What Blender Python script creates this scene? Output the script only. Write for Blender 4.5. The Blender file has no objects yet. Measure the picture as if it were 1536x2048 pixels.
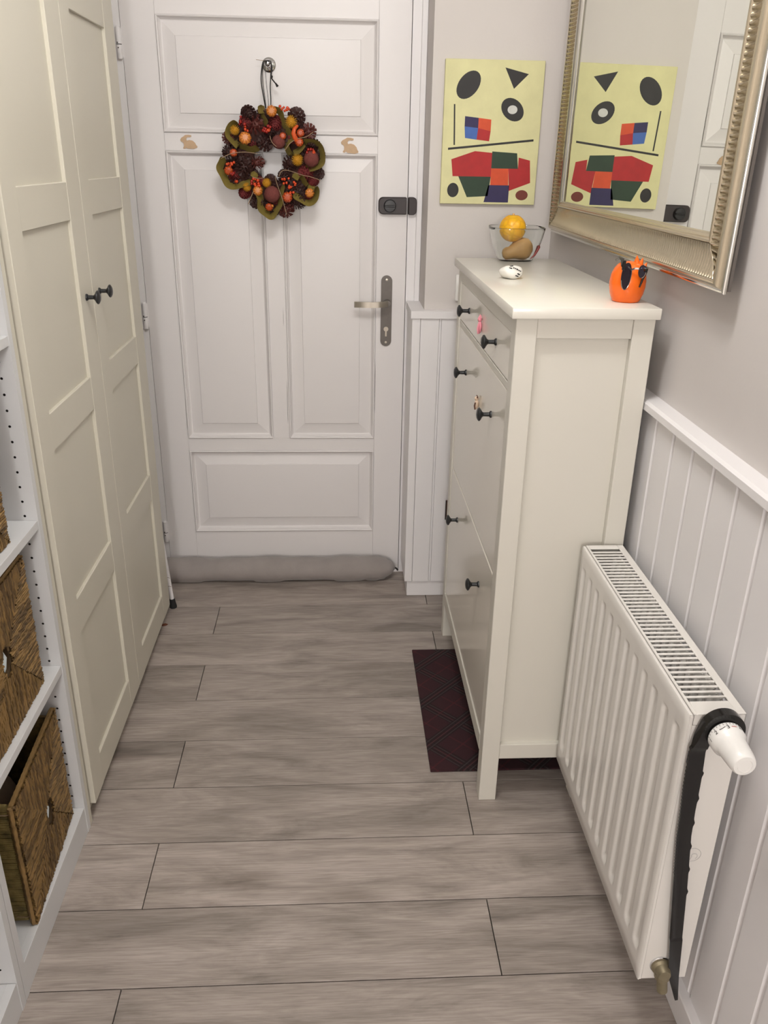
import bpy, bmesh, math, random
from mathutils import Vector, Matrix
R = random.Random(7)
S = bpy.context.scene
COL = S.collection
pi = math.pi

# ------------------------------------------------------------------ camera
cam_d = bpy.data.cameras.new('camera'); cam = bpy.data.objects.new('camera', cam_d); COL.objects.link(cam)
cam_d.sensor_fit = 'HORIZONTAL'; cam_d.sensor_width = 36.0
cam_d.lens = 1653.319 / 1536.0 * 36.0
cam_d.clip_start = 0.02
_r = Vector((0.99847644, -0.05254561, 0.01684528)); _u = Vector((0.00529585, 0.39512458, 0.91861228)); _f = Vector((0.05492503, 0.91712351, -0.39480085))
cam.matrix_world = Matrix(((_r.x, _u.x, -_f.x, -0.361743), (_r.y, _u.y, -_f.y, -1.672671), (_r.z, _u.z, -_f.z, 1.541996), (0, 0, 0, 1)))
S.camera = cam

# ------------------------------------------------------------------ light and exposure
W = bpy.data.worlds.new('world'); S.world = W; W.use_nodes = True
W.node_tree.nodes['Background'].inputs[0].default_value = (0.9, 0.92, 1.0, 1); W.node_tree.nodes['Background'].inputs[1].default_value = 0.05
def bulb(name, loc, radius, power, color):
    d = bpy.data.lights.new(name, 'POINT'); d.shadow_soft_size = radius; d.energy = power; d.color = color
    o = bpy.data.objects.new(name, d); o.location = loc; COL.objects.link(o); return o
WARM = (1.0, 0.992, 0.985)
bulb('hall_lamp_bulb', (-0.44, -0.46, 2.42), 0.07, 16.3, WARM)      # two-bulb ceiling lamp of the hall
bulb('hall_lamp_bulb', (-0.22, -0.46, 2.42), 0.07, 16.3, WARM)
bulb('corridor_fill_light', (-0.60, -4.50, 1.70), 0.18, 122, WARM)   # unseen fill light added behind the viewer to brighten surfaces facing it
S.view_settings.view_transform = 'Standard'; S.view_settings.look = 'None'; S.view_settings.gamma = 1.0
S.view_settings.use_curve_mapping = False
S.view_settings.exposure = -0.06

# ------------------------------------------------------------------ materials
def lin(c):
    c = c / 255.0
    return c / 12.92 if c <= 0.04045 else ((c + 0.055) / 1.055) ** 2.4
def rgb(r, g, b): return (lin(r), lin(g), lin(b), 1)
class NT:
    def __init__(s, name):
        s.m = bpy.data.materials.new(name); s.m.use_nodes = True; s.t = s.m.node_tree; s.b = s.t.nodes['Principled BSDF']
    def n(s, typ, **kw):
        nd = s.t.nodes.new(typ)
        for k, v in kw.items():
            if k.startswith('i_'):
                key = k[2:]; key = int(key) if key.isdigit() else key.replace('_', ' ')
                nd.inputs[key].default_value = v
            else: setattr(nd, k, v)
        return nd
    def l(s, a, ao, b, bi): s.t.links.new(a.outputs[ao], b.inputs[bi])
def mat(name, col, rough=0.5, metal=0.0, noise=0.0, nscale=30, bump=0.0, bscale=200, **kw):
    T = NT(name); b = T.b
    b.inputs['Base Color'].default_value = col; b.inputs['Roughness'].default_value = rough; b.inputs['Metallic'].default_value = metal
    for k, v in kw.items(): b.inputs[k.replace('_', ' ')].default_value = v
    tc = T.n('ShaderNodeTexCoord')
    if noise:
        nz = T.n('ShaderNodeTexNoise', i_Scale=nscale, i_Detail=4.0); T.l(tc, 'Object', nz, 'Vector')
        rp = T.n('ShaderNodeValToRGB'); T.l(nz, 'Fac', rp, 'Fac')
        d = [max(0, c * (1 - noise)) for c in col[:3]] + [1]; u = [min(1, c * (1 + noise)) for c in col[:3]] + [1]
        rp.color_ramp.elements[0].position = 0.3; rp.color_ramp.elements[1].position = 0.7
        rp.color_ramp.elements[0].color = d; rp.color_ramp.elements[1].color = u; T.l(rp, 'Color', b, 'Base Color')
    if bump:
        nb = T.n('ShaderNodeTexNoise', i_Scale=bscale, i_Detail=3.0); T.l(tc, 'Object', nb, 'Vector')
        bp = T.n('ShaderNodeBump', i_Strength=bump, i_Distance=0.002); T.l(nb, 'Fac', bp, 'Height'); T.l(bp, 'Normal', b, 'Normal')
    return T.m
M = {}
M['door_white'] = mat('door_white_paint', rgb(226, 222, 221), 0.38, bump=0.06, bscale=60)
M['trim_white'] = mat('trim_white_paint', rgb(235, 232, 232), 0.42, bump=0.05, bscale=60)
M['wall'] = mat('grey_wall_paint', rgb(206, 200, 196), 0.75, noise=0.015, nscale=4, bump=0.1, bscale=150)
M['ceiling'] = mat('ceiling_paint', rgb(232, 229, 224), 0.85)
M['cream'] = mat('cream_lacquer', rgb(216, 212, 201), 0.40, bump=0.02, bscale=50)
M['cream_wardrobe'] = mat('cream_foil_wardrobe', rgb(206, 201, 186), 0.42, bump=0.02, bscale=50)
M['cream_gloss'] = mat('cream_gloss_lacquer', rgb(228, 224, 213), 0.2, bump=0.015, bscale=30)
M['white_lam'] = mat('white_laminate', rgb(210, 210, 210), 0.45)
M['black'] = mat('black_satin_metal', rgb(30, 31, 33), 0.38)
M['lock'] = mat('dark_brown_lock_plastic', rgb(44, 34, 34), 0.42)
M['lockknob'] = mat('black_lock_knob', rgb(28, 28, 30), 0.35)
M['steel'] = mat('brushed_steel', rgb(190, 184, 172), 0.28, 1.0)
M['plate'] = mat('dark_brushed_metal', rgb(108, 102, 97), 0.42, 0.35, noise=0.06, nscale=60)
M['chrome'] = mat('chrome', rgb(225, 226, 228), 0.08, 1.0)
M['nickel'] = mat('aged_brass', rgb(140, 130, 106), 0.5, 0.6, noise=0.15, nscale=40)
M['dirt'] = mat('bare_dark_metal', rgb(60, 54, 50), 0.6)
M['felt_grey'] = mat('grey_fabric', rgb(156, 148, 144), 0.95, noise=0.07, nscale=14, bump=0.5, bscale=500, Sheen_Weight=0.3)
M['rad'] = mat('radiator_enamel', rgb(227, 223, 217), 0.24)
M['rad_in'] = mat('radiator_steel_inside', rgb(186, 190, 196), 0.5)
M['plastic_white'] = mat('white_plastic', rgb(238, 236, 232), 0.22)
M['plastic_black'] = mat('black_gloss_plastic', rgb(22, 20, 19), 0.18)
M['ink'] = mat('black_ink', rgb(25, 25, 25), 0.6)
M['red_ink'] = mat('red_ink', rgb(190, 70, 60), 0.6)
M['mark'] = mat('grey_embossed_mark', rgb(188, 185, 182), 0.5)
M['slot'] = mat('dark_slot', rgb(110, 112, 116), 0.7)
M['mirror'] = mat('mirror_glass', (0.86, 0.875, 0.80, 1), 0.0, 1.0)
M['champ'] = mat('champagne_frame', rgb(200, 188, 164), 0.24, 0.85)
M['silver'] = mat('silver_frame_bead', rgb(215, 213, 206), 0.13, 1.0)
M['glass'] = mat('clear_glass', (0.96, 0.98, 0.97, 1), 0.0, Transmission_Weight=1.0, IOR=1.38)
M['orange_gl'] = mat('orange_glazed_plastic', rgb(240, 106, 24), 0.16)
M['tan'] = mat('tan_gourd_skin', rgb(196, 152, 92), 0.45, noise=0.12, nscale=22)
M['redleaf'] = mat('dried_red_chilli', rgb(122, 38, 30), 0.4)
M['stone'] = mat('white_stone', rgb(236, 232, 224), 0.6, bump=0.5, bscale=90)
M['lens'] = mat('dark_tinted_lens', rgb(52, 46, 60), 0.05, Transmission_Weight=0.35, IOR=1.5)
M['pink'] = mat('pink_clay', rgb(240, 150, 165), 0.45)
M['brown'] = mat('brown_clay', rgb(96, 62, 48), 0.5, noise=0.25, nscale=200)
M['peach'] = mat('pale_peach_clay', rgb(226, 200, 176), 0.5)
M['rabbit'] = mat('raw_plywood', rgb(196, 166, 134), 0.7, noise=0.06, nscale=60)
M['tip'] = mat('black_rubber', rgb(26, 26, 28), 0.7)
M['canvas'] = mat('pale_yellow_green_canvas', rgb(213, 209, 160), 0.75, noise=0.06, nscale=16, bump=0.25, bscale=700)
for k, c in dict(p_black=(36, 34, 34), p_red=(168, 28, 30), p_orange=(204, 74, 34), p_green=(34, 56, 38), p_navy=(42, 34, 78), p_blue=(62, 98, 168), p_grey=(200, 200, 196), p_rust=(112, 46, 34)).items():
    M[k] = mat('paint_' + k[2:], rgb(*c), 0.6, noise=0.08, nscale=40)
M['cone'] = mat('pine_cone_scales', rgb(92, 42, 36), 0.55, noise=0.3, nscale=120)
M['cone_dark'] = mat('dark_pine_cone_scales', rgb(58, 30, 26), 0.6, noise=0.3, nscale=120)
M['wine'] = mat('wine_red_fibre', rgb(112, 36, 36), 0.75, noise=0.25, nscale=150)
M['ball'] = mat('burgundy_fibre_ball', rgb(112, 56, 50), 0.9, noise=0.15, nscale=250, bump=0.6, bscale=600)
M['felt'] = mat('olive_felt', rgb(128, 112, 48), 0.95, noise=0.12, nscale=60, bump=0.4, bscale=700)
M['flower'] = mat('dried_yellow_flower', rgb(196, 142, 30), 0.7, noise=0.15, nscale=120)
def mat_pumpkin(nm, c1, c2):
    T = NT(nm); b = T.b; tc = T.n('ShaderNodeTexCoord')
    g = T.n('ShaderNodeTexGradient', gradient_type='RADIAL'); T.l(tc, 'Object', g, 0)
    a = T.n('ShaderNodeMath', operation='MULTIPLY', i_1=9.0); T.l(g, 'Fac', a, 0); p = T.n('ShaderNodeMath', operation='PINGPONG', i_1=0.5); T.l(a, 0, p, 0)
    r = T.n('ShaderNodeValToRGB'); T.l(p, 0, r, 0); r.color_ramp.elements[0].position = 0.0; r.color_ramp.elements[0].color = c2; r.color_ramp.elements[1].position = 0.28; r.color_ramp.elements[1].color = c1  # dark stripes paint the shade between the ribs into the skin colour
    T.l(r, 0, b, 'Base Color'); b.inputs['Roughness'].default_value = 0.35; return T.m
M['pumpkin'] = mat_pumpkin('mini_pumpkin_skin', rgb(214, 134, 58), rgb(150, 70, 22)); M['pumpkin_red'] = mat_pumpkin('red_mini_pumpkin_skin', rgb(196, 84, 36), rgb(116, 36, 20))
M['gourd_orange'] = mat('orange_gourd_skin', rgb(206, 84, 34), 0.3)
M['berry'] = mat('orange_red_berries', rgb(206, 72, 34), 0.22)
M['berry_red'] = mat('dark_red_berries', rgb(150, 34, 28), 0.22)
M['twine'] = mat('pale_twine', rgb(150, 126, 100), 0.85)
M['cord'] = mat('black_cord', rgb(26, 22, 22), 0.6)
M['moss'] = mat('wreath_base_fibre', rgb(64, 36, 30), 0.9, noise=0.3, nscale=60)
M['leafbrown'] = mat('dry_brown_leaf', rgb(104, 58, 38), 0.7)
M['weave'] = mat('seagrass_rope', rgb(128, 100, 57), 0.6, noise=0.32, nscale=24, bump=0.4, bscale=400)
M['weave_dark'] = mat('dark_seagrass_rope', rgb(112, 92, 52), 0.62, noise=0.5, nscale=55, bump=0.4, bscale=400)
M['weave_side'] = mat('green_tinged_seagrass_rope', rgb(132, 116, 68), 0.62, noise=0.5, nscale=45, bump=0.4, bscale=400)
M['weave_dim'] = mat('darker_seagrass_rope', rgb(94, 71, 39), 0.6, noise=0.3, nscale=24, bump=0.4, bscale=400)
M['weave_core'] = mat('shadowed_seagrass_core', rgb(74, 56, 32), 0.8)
M['paper'] = mat('pale_blue_paper', rgb(206, 216, 220), 0.6)
M['tape'] = mat('brown_stain', rgb(120, 92, 72), 0.7)
M['hole'] = mat('drilled_chipboard', rgb(46, 40, 36), 0.9)
M['ground'] = mat('floor_underlay', rgb(24, 22, 20), 0.9)

def floor_mat():
    T = NT('grey_oak_laminate'); b = T.b
    tc = T.n('ShaderNodeTexCoord'); oi = T.n('ShaderNodeObjectInfo')
    off = T.n('ShaderNodeVectorMath', operation='SCALE'); cx = T.n('ShaderNodeCombineXYZ')
    mul = T.n('ShaderNodeMath', operation='MULTIPLY', i_1=37.0); T.l(oi, 'Random', mul, 0)
    T.l(mul, 0, cx, 0); T.l(mul, 0, cx, 1); T.l(mul, 0, cx, 2)
    add = T.n('ShaderNodeVectorMath', operation='ADD'); T.l(tc, 'Object', add, 0); T.l(cx, 0, add, 1)
    mp1 = T.n('ShaderNodeMapping'); mp1.inputs['Scale'].default_value = (2.0, 9, 1); T.l(add, 0, mp1, 'Vector')
    n1 = T.n('ShaderNodeTexNoise', i_Scale=1.5, i_Detail=7.0, i_Roughness=0.62, i_Distortion=0.9); T.l(mp1, 0, n1, 'Vector')
    mp2 = T.n('ShaderNodeMapping'); mp2.inputs['Scale'].default_value = (7, 150, 1); T.l(add, 0, mp2, 'Vector')
    n2 = T.n('ShaderNodeTexNoise', i_Scale=1.8, i_Detail=4.0, i_Distortion=0.6); T.l(mp2, 0, n2, 'Vector')
    # knots: stretched voronoi cells, only a few survive
    mp3 = T.n('ShaderNodeMapping'); mp3.inputs['Scale'].default_value = (1.7, 4.2, 1); T.l(add, 0, mp3, 'Vector')
    nd = T.n('ShaderNodeTexNoise', i_Scale=5.0, i_Detail=2.0); T.l(mp3, 0, nd, 'Vector')
    sc = T.n('ShaderNodeVectorMath', operation='SCALE', i_3=0.18); T.l(nd, 'Color', sc, 0)
    ad2 = T.n('ShaderNodeVectorMath', operation='ADD'); T.l(mp3, 0, ad2, 0); T.l(sc, 0, ad2, 1)
    v = T.n('ShaderNodeTexVoronoi', i_Scale=1.0); T.l(ad2, 0, v, 'Vector')
    kr = T.n('ShaderNodeMapRange', i_1=0.02, i_2=0.22, i_3=1.0, i_4=0.0); T.l(v, 'Distance', kr, 0)
    r1 = T.n('ShaderNodeValToRGB'); T.l(n1, 'Fac', r1, 'Fac')
    e = r1.color_ramp.elements
    e[0].position = 0.28; e[0].color = rgb(132, 123, 116); e[1].position = 0.72; e[1].color = rgb(186, 175, 167)
    em = e.new(0.5); em.color = rgb(165, 154, 146)
    r2 = T.n('ShaderNodeValToRGB'); T.l(n2, 'Fac', r2, 'Fac')
    r2.color_ramp.elements[0].position = 0.35; r2.color_ramp.elements[0].color = (0.74, 0.73, 0.72, 1)
    r2.color_ramp.elements[1].position = 0.62; r2.color_ramp.elements[1].color = (1.04, 1.04, 1.04, 1)
    mx = T.n('ShaderNodeMixRGB', blend_type='MULTIPLY', i_0=0.8); T.l(r1, 0, mx, 1); T.l(r2, 0, mx, 2)
    mk = T.n('ShaderNodeMixRGB', blend_type='MULTIPLY'); T.l(kr, 0, mk, 0); T.l(mx, 0, mk, 1); mk.inputs[2].default_value = (0.52, 0.49, 0.47, 1)
    hv = T.n('ShaderNodeMapRange', i_1=0.0, i_2=1.0, i_3=0.90, i_4=1.08); T.l(oi, 'Random', hv, 0)
    ms = T.n('ShaderNodeVectorMath', operation='SCALE'); T.l(mk, 0, ms, 0); T.l(hv, 0, ms, 3)
    T.l(ms, 0, b, 'Base Color'); b.inputs['Roughness'].default_value = 0.46
    bp = T.n('ShaderNodeBump', i_Strength=0.12, i_Distance=0.001); T.l(n2, 'Fac', bp, 'Height'); T.l(bp, 0, b, 'Normal')
    return T.m
M['floor'] = floor_mat()

def mat_rug():
    T = NT('burgundy_plaid_carpet'); b = T.b; tc = T.n('ShaderNodeTexCoord')
    sep = T.n('ShaderNodeSeparateXYZ'); T.l(tc, 'Object', sep, 0)
    def stripes(sign, freq, width):
        m1 = T.n('ShaderNodeMath', operation='MULTIPLY', i_1=float(sign)); T.l(sep, 'Y', m1, 0)
        a = T.n('ShaderNodeMath', operation='ADD'); T.l(sep, 'X', a, 0); T.l(m1, 0, a, 1)
        f = T.n('ShaderNodeMath', operation='MULTIPLY', i_1=freq); T.l(a, 0, f, 0)
        p = T.n('ShaderNodeMath', operation='PINGPONG', i_1=0.5); T.l(f, 0, p, 0)
        c = T.n('ShaderNodeMath', operation='LESS_THAN', i_1=width); T.l(p, 0, c, 0); return c
    base = rgb(56, 27, 32); cur = None
    def over(fac, col, amt):
        nonlocal cur
        mx = T.n('ShaderNodeMixRGB'); mm = T.n('ShaderNodeMath', operation='MULTIPLY', i_1=amt); T.l(fac, 0, mm, 0); T.l(mm, 0, mx, 0)
        if cur is None: mx.inputs[1].default_value = base
        else: T.l(cur, 0, mx, 1)
        mx.inputs[2].default_value = col; cur = mx
    for sg in (1, -1):
        wide = stripes(sg, 5.2, 0.13); over(wide, rgb(34, 20, 22), 0.75)
        thin = stripes(sg, 62.0, 0.16)
        both = T.n('ShaderNodeMath', operation='MULTIPLY'); T.l(wide, 0, both, 0); T.l(thin, 0, both, 1); over(both, rgb(92, 86, 86), 0.28)
        red = stripes(sg, 10.4, 0.035); over(red, rgb(88, 32, 38), 0.4)
    T.l(cur, 0, b, 'Base Color'); b.inputs['Roughness'].default_value = 1.0
    nb = T.n('ShaderNodeTexNoise', i_Scale=900.0); T.l(tc, 'Object', nb, 'Vector')
    bp = T.n('ShaderNodeBump', i_Strength=0.6, i_Distance=0.003); T.l(nb, 'Fac', bp, 'Height'); T.l(bp, 0, b, 'Normal')
    return T.m
M['rug'] = mat_rug()

def mat_gourd():
    T = NT('yellow_striped_gourd'); b = T.b; tc = T.n('ShaderNodeTexCoord')
    v = T.n('ShaderNodeTexVoronoi', i_Scale=48.0, feature='DISTANCE_TO_EDGE'); T.l(tc, 'Object', v, 'Vector')
    n = T.n('ShaderNodeTexNoise', i_Scale=40.0, i_Detail=3.0); T.l(tc, 'Object', n, 'Vector')
    r = T.n('ShaderNodeValToRGB'); T.l(v, 'Distance', r, 'Fac')
    r.color_ramp.elements[0].position = 0.0; r.color_ramp.elements[0].color = rgb(230, 166, 22); r.color_ramp.elements[1].position = 0.16; r.color_ramp.elements[1].color = rgb(246, 184, 24)
    mx = T.n('ShaderNodeMixRGB', blend_type='MULTIPLY', i_0=0.25); T.l(r, 0, mx, 1); T.l(n, 'Color', mx, 2)
    T.l(mx, 0, b, 'Base Color'); b.inputs['Roughness'].default_value = 0.35
    return T.m
M['gourd'] = mat_gourd()

# ------------------------------------------------------------------ mesh helpers
class MB:
    def __init__(s): s.v = []; s.f = []
    def add(s, vs, fs):
        o = len(s.v); s.v += [tuple(p) for p in vs]; s.f += [tuple(i + o for i in f) for f in fs]; return s
    def box(s, x0, x1, y0, y1, z0, z1, bev=0.0, seg=1):
        if bev <= 0:
            vs = [(x, y, z) for x in (x0, x1) for y in (y0, y1) for z in (z0, z1)]
            return s.add(vs, [(0, 1, 3, 2), (4, 6, 7, 5), (0, 4, 5, 1), (2, 3, 7, 6), (0, 2, 6, 4), (1, 5, 7, 3)])
        bm = bmesh.new(); bmesh.ops.create_cube(bm, size=1.0)
        bmesh.ops.scale(bm, vec=(x1 - x0, y1 - y0, z1 - z0), verts=bm.verts)
        bmesh.ops.translate(bm, vec=((x0 + x1) / 2, (y0 + y1) / 2, (z0 + z1) / 2), verts=bm.verts)
        bmesh.ops.bevel(bm, geom=bm.edges[:], offset=bev, segments=seg, affect='EDGES', profile=0.5)
        bm.verts.index_update()
        s.add([v.co[:] for v in bm.verts], [[v.index for v in f.verts] for f in bm.faces]); bm.free(); return s
    def loft(s, rings, close=True, cap0=True, cap1=True):
        n = len(rings[0]); vs = [p for r in rings for p in r]; fs = []
        for i in range(len(rings) - 1):
            for j in range(n if close else n - 1):
                k = (j + 1) % n; fs.append((i * n + j, i * n + k, (i + 1) * n + k, (i + 1) * n + j))
        if cap0 and close: fs.append(tuple(range(n - 1, -1, -1)))
        if cap1 and close: fs.append(tuple((len(rings) - 1) * n + j for j in range(n)))
        return s.add(vs, fs)
    def tube(s, pts, r, n=8, flat=None, up=None, caps=True):
        """r: number or list; flat: (a,b) scale of the cross-section along (side, up)"""
        P = [Vector(p) for p in pts]; m = len(P); rings = []; ref = Vector(up) if up else None
        for i in range(m):
            t = (P[min(i + 1, m - 1)] - P[max(i - 1, 0)]).normalized()
            if ref is None: ref = Vector((0, 0, 1)) if abs(t.z) < 0.9 else Vector((1, 0, 0))
            sd = t.cross(ref)
            if sd.length < 1e-6: sd = t.orthogonal()
            sd.normalize(); u = sd.cross(t).normalized()
            if up is None: ref = u
            rr = r[i] if isinstance(r, (list, tuple)) else r; a, b = flat if flat else (1, 1)
            rings.append([P[i] + sd * math.cos(2 * pi * k / n) * rr * a + u * math.sin(2 * pi * k / n) * rr * b for k in range(n)])
        return s.loft(rings, True, caps, caps)
    def lathe(s, prof, c, ax=(0, 0, 1), n=24, sx=1.0, sy=1.0):
        """prof: list of (radius, distance along axis)"""
        a = Vector(ax).normalized(); q = a.orthogonal().normalized(); w = a.cross(q); c = Vector(c)
        rings = [[c + a * h + (q * math.cos(2 * pi * k / n) * sx + w * math.sin(2 * pi * k / n) * sy) * max(r, 1e-5) for k in range(n)] for r, h in prof]
        return s.loft(rings)
    def prism(s, poly, axis, a, b):
        """poly in the two other axes (in xyz order), extruded along axis from a to b"""
        def mk(p, t):
            return {'x': (t, p[0], p[1]), 'y': (p[0], t, p[1]), 'z': (p[0], p[1], t)}[axis]
        return s.loft([[mk(p, a) for p in poly], [mk(p, b) for p in poly]])
    def ball(s, c, rx, ry=None, rz=None, n=14, m=9):
        ry = ry or rx; rz = rz or rx; rings = []
        for i in range(m + 1):
            th = pi * i / m; rr = max(math.sin(th), 1e-3)
            rings.append([(c[0] + rx * rr * math.cos(2 * pi * k / n), c[1] + ry * rr * math.sin(2 * pi * k / n), c[2] - rz * math.cos(th)) for k in range(n)])
        return s.loft(rings)
    def build(s, name, m, parent=None, smooth=30, origin=None):
        o3 = Vector(origin) if origin is not None else (wl(parent) if parent else Vector((0, 0, 0)))
        me = bpy.data.meshes.new(name); me.from_pydata([(p[0] - o3.x, p[1] - o3.y, p[2] - o3.z) for p in s.v], [], s.f)
        bm = bmesh.new(); bm.from_mesh(me); bmesh.ops.recalc_face_normals(bm, faces=bm.faces[:]); bm.to_mesh(me); bm.free()
        me.materials.append(M[m] if isinstance(m, str) else m)
        if smooth:
            me.polygons.foreach_set('use_smooth', [True] * len(me.polygons)); me.set_sharp_from_angle(angle=math.radians(smooth))
        o = bpy.data.objects.new(name, me); COL.objects.link(o)
        if parent: o.parent = parent; o.location = o3 - wl(parent)
        else: o.location = o3
        return o
def wl(o):
    v = Vector((0, 0, 0))
    while o is not None: v = v + o.location; o = o.parent
    return v
def tag(o, label, cat, group=None, kind=None):
    o['label'] = label; o['category'] = cat
    if group: o['group'] = group
    if kind: o['kind'] = kind
    return o
def thing(name, loc, label, cat, group=None, kind=None):
    o = bpy.data.objects.new(name, None); o.empty_display_size = 0.05; COL.objects.link(o); o.location = loc
    return tag(o, label, cat, group, kind)
def B(name, m, parent, x0, x1, y0, y1, z0, z1, bev=0.001, seg=1): return MB().box(x0, x1, y0, y1, z0, z1, bev, seg).build(name, m, parent)
def cp(o, parent, loc, rot=None, scale=None):
    c = o.copy(); COL.objects.link(c); c.parent = parent; c.location = loc
    if rot is not None: c.rotation_euler = rot
    if scale is not None: c.scale = scale
    return c
def arc(cx, cy, r, a0, a1, n): return [(cx + r * math.cos(math.radians(a0 + (a1 - a0) * i / n)), cy + r * math.sin(math.radians(a0 + (a1 - a0) * i / n))) for i in range(n + 1)]

XR, YB, YD = 0.33, 1.115, 1.30          # right wall, back wall, door face
XL, YF, ZC = -1.60, -4.90, 2.62

# ------------------------------------------------------------------ floor
fl = tag(MB().box(XL - .1, XR + .1, YF - .1, 1.5, -0.06, -0.0085).build('floor', 'ground'), 'grey oak laminate floor laid in staggered boards across the hallway', 'floor', kind='structure')
P_, Y0_ = 0.191714, 0.0725353
k = 14
for row in range(-1, 34):
    ya = Y0_ - (row + 1 - 6) * P_; yb = ya + P_
    if yb < YF: break
    ya = max(ya, YF); yb = min(yb, 1.44)
    xj = -0.8016 if row % 2 == 1 else -0.03127
    cuts = [XL]
    x = xj
    while x - 1.285 > XL: x -= 1.285
    while x < XR:
        if x > XL + .01: cuts.append(x)
        x += 1.285
    cuts.append(XR)
    for a, b in zip(cuts[:-1], cuts[1:]):
        if b - a < 0.02: continue
        m = MB(); g = 0.0011
        m.box(a + g, b - g, ya + g, yb - g, -0.0083, 0.0, 0.0006)
        m.build('plank', 'floor', fl, origin=((a + b) / 2, (ya + yb) / 2, 0))

# ------------------------------------------------------------------ walls
w = MB().box(XR, XR + .12, YF - .1, 1.5, 0, ZC).build('wall_right', 'wall'); tag(w, 'pale grey painted wall behind the mirror and white wainscot', 'wall', kind='structure')
w = MB().box(-0.073, XR, YB, 1.5, 0, ZC).box(XL, -1.10, YD, 1.5, 0, ZC).box(-1.10, -0.073, YD, 1.5, 2.12, ZC).box(-1.10, -0.073, 1.40, 1.5, 0, 2.12).build('wall_back', 'wall')
tag(w, 'pale grey wall around the white front door, carrying the small painting', 'wall', kind='structure')
w = MB().box(XL - .12, XL, YF - .1, 1.5, 0, ZC).build('wall_left', 'wall'); tag(w, 'grey wall behind the cream wardrobe and shelf unit', 'wall', kind='structure')
w = MB().box(XL, XR, YF - .12, YF, 0, ZC).build('wall_front', 'wall'); tag(w, 'grey wall closing the hallway behind the viewer', 'wall', kind='structure')
w = MB().box(XL - .1, XR + .1, YF - .1, 1.5, ZC, ZC + .1).build('ceiling', 'ceiling'); tag(w, 'plain white ceiling above the hallway', 'ceiling', kind='structure')

# wainscot, right wall
t1 = thing('trim_1', (XR, 0, 0), 'white tongue and groove wainscot with cap rail along the right wall', 'wainscot', kind='structure')
pitch = 0.0955; y = -0.041
while y < 1.05: y += pitch
XF = 0.308
bd = None
while y > -2.2:
    y0, y1 = y - pitch, y
    if y1 > YB - .025: y1 = YB - .026
    prof = [(XR, y0), (XF + .005, y0), (XF + .005, y0 + .007), (XF, y0 + .0125), (XF, y1 - .0015), (XF + .0015, y1), (XR, y1)]
    MB().prism(prof, 'z', 0.066, 1.052).build('board', 'trim_white', t1, 20)
    y -= pitch
MB().prism([(XR, 1.052), (0.296, 1.052), (0.290, 1.056), (0.290, 1.070), (0.296, 1.075), (XR, 1.075)], 'y', -2.3, YB - .034).build('cap_rail', 'trim_white', t1)
tag(MB().box(0.290, XR, -2.3, 1.10, 0, 0.066, 0.002).build('baseboard_right', 'trim_white'), 'low white skirting board under the right wainscot and radiator', 'baseboard', kind='structure')
# wainscot, back wall with its return to the door
t2 = thing('trim_2', (0, YB, 0), 'short white wainscot beside the door, half hidden by the shoe cabinet', 'wainscot', kind='structure')
MB().box(-0.114, -0.0865, 1.090, YB + .005, 0.066, 1.052, 0.0012).build('corner_strip', 'trim_white', t2)
xa = -0.0855
for xb in (-0.0165, 0.054, 0.125, 0.196, 0.267, 0.307):
    prof = [(xa, YB), (xa, 1.0925), (xa + .0015, 1.091), (xb - .008, 1.091), (xb - .005, 1.0945), (xb, 1.0945), (xb, YB)]
    MB().prism(prof, 'z', 0.066, 1.052).build('board', 'trim_white', t2, 20); xa = xb + .0008
MB().box(-0.114, -0.073, YB + .0055, YD - .006, 0.066, 1.052, 0.001).build('return_board', 'trim_white', t2)
MB().prism([(-0.119, 1.083), (0.289, 1.083), (0.289, YB), (-0.073, YB), (-0.073, YD - .004), (-0.119, YD - .004)], 'z', 1.052, 1.076).build('cap_rail', 'trim_white', t2)
tag(MB().box(-0.104, 0.29, 1.100, YB + .02, 0, 0.0655, 0.0015).box(-0.104, -0.073, YB + .02, 1.29, 0, 0.0655, 0.0015).build('baseboard_back', 'trim_white'), 'white skirting board under the short wainscot beside the door', 'baseboard', kind='structure')

# ------------------------------------------------------------------ door frame
tf = thing('trim_3', (-0.57, YD, 0), 'white painted wooden frame around the front door', 'door frame', kind='structure')
MB().prism([(-0.1215, 1.42), (-0.1215, YD), (-0.094, YD), (-0.0925, YD - .001), (-0.091, YD - .006), (-0.075, YD - .006), (-0.0735, YD - .004), (-0.0735, 1.42)], 'z', 0, 2.12).build('jamb', 'trim_white', tf)
MB().prism([(-1.0265, 1.42), (-1.0265, YD), (-1.054, YD), (-1.0555, YD - .001), (-1.057, YD - .006), (-1.098, YD - .006), (-1.099, 1.42)], 'z', 0, 2.12).build('jamb', 'trim_white', tf)
B('head', 'trim_white', tf, -1.026, -0.122, YD, 1.42, 2.034, 2.12)
B('threshold', 'trim_white', tf, -1.026, -0.122, YD - .002, 1.40, 0, 0.012)

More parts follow.
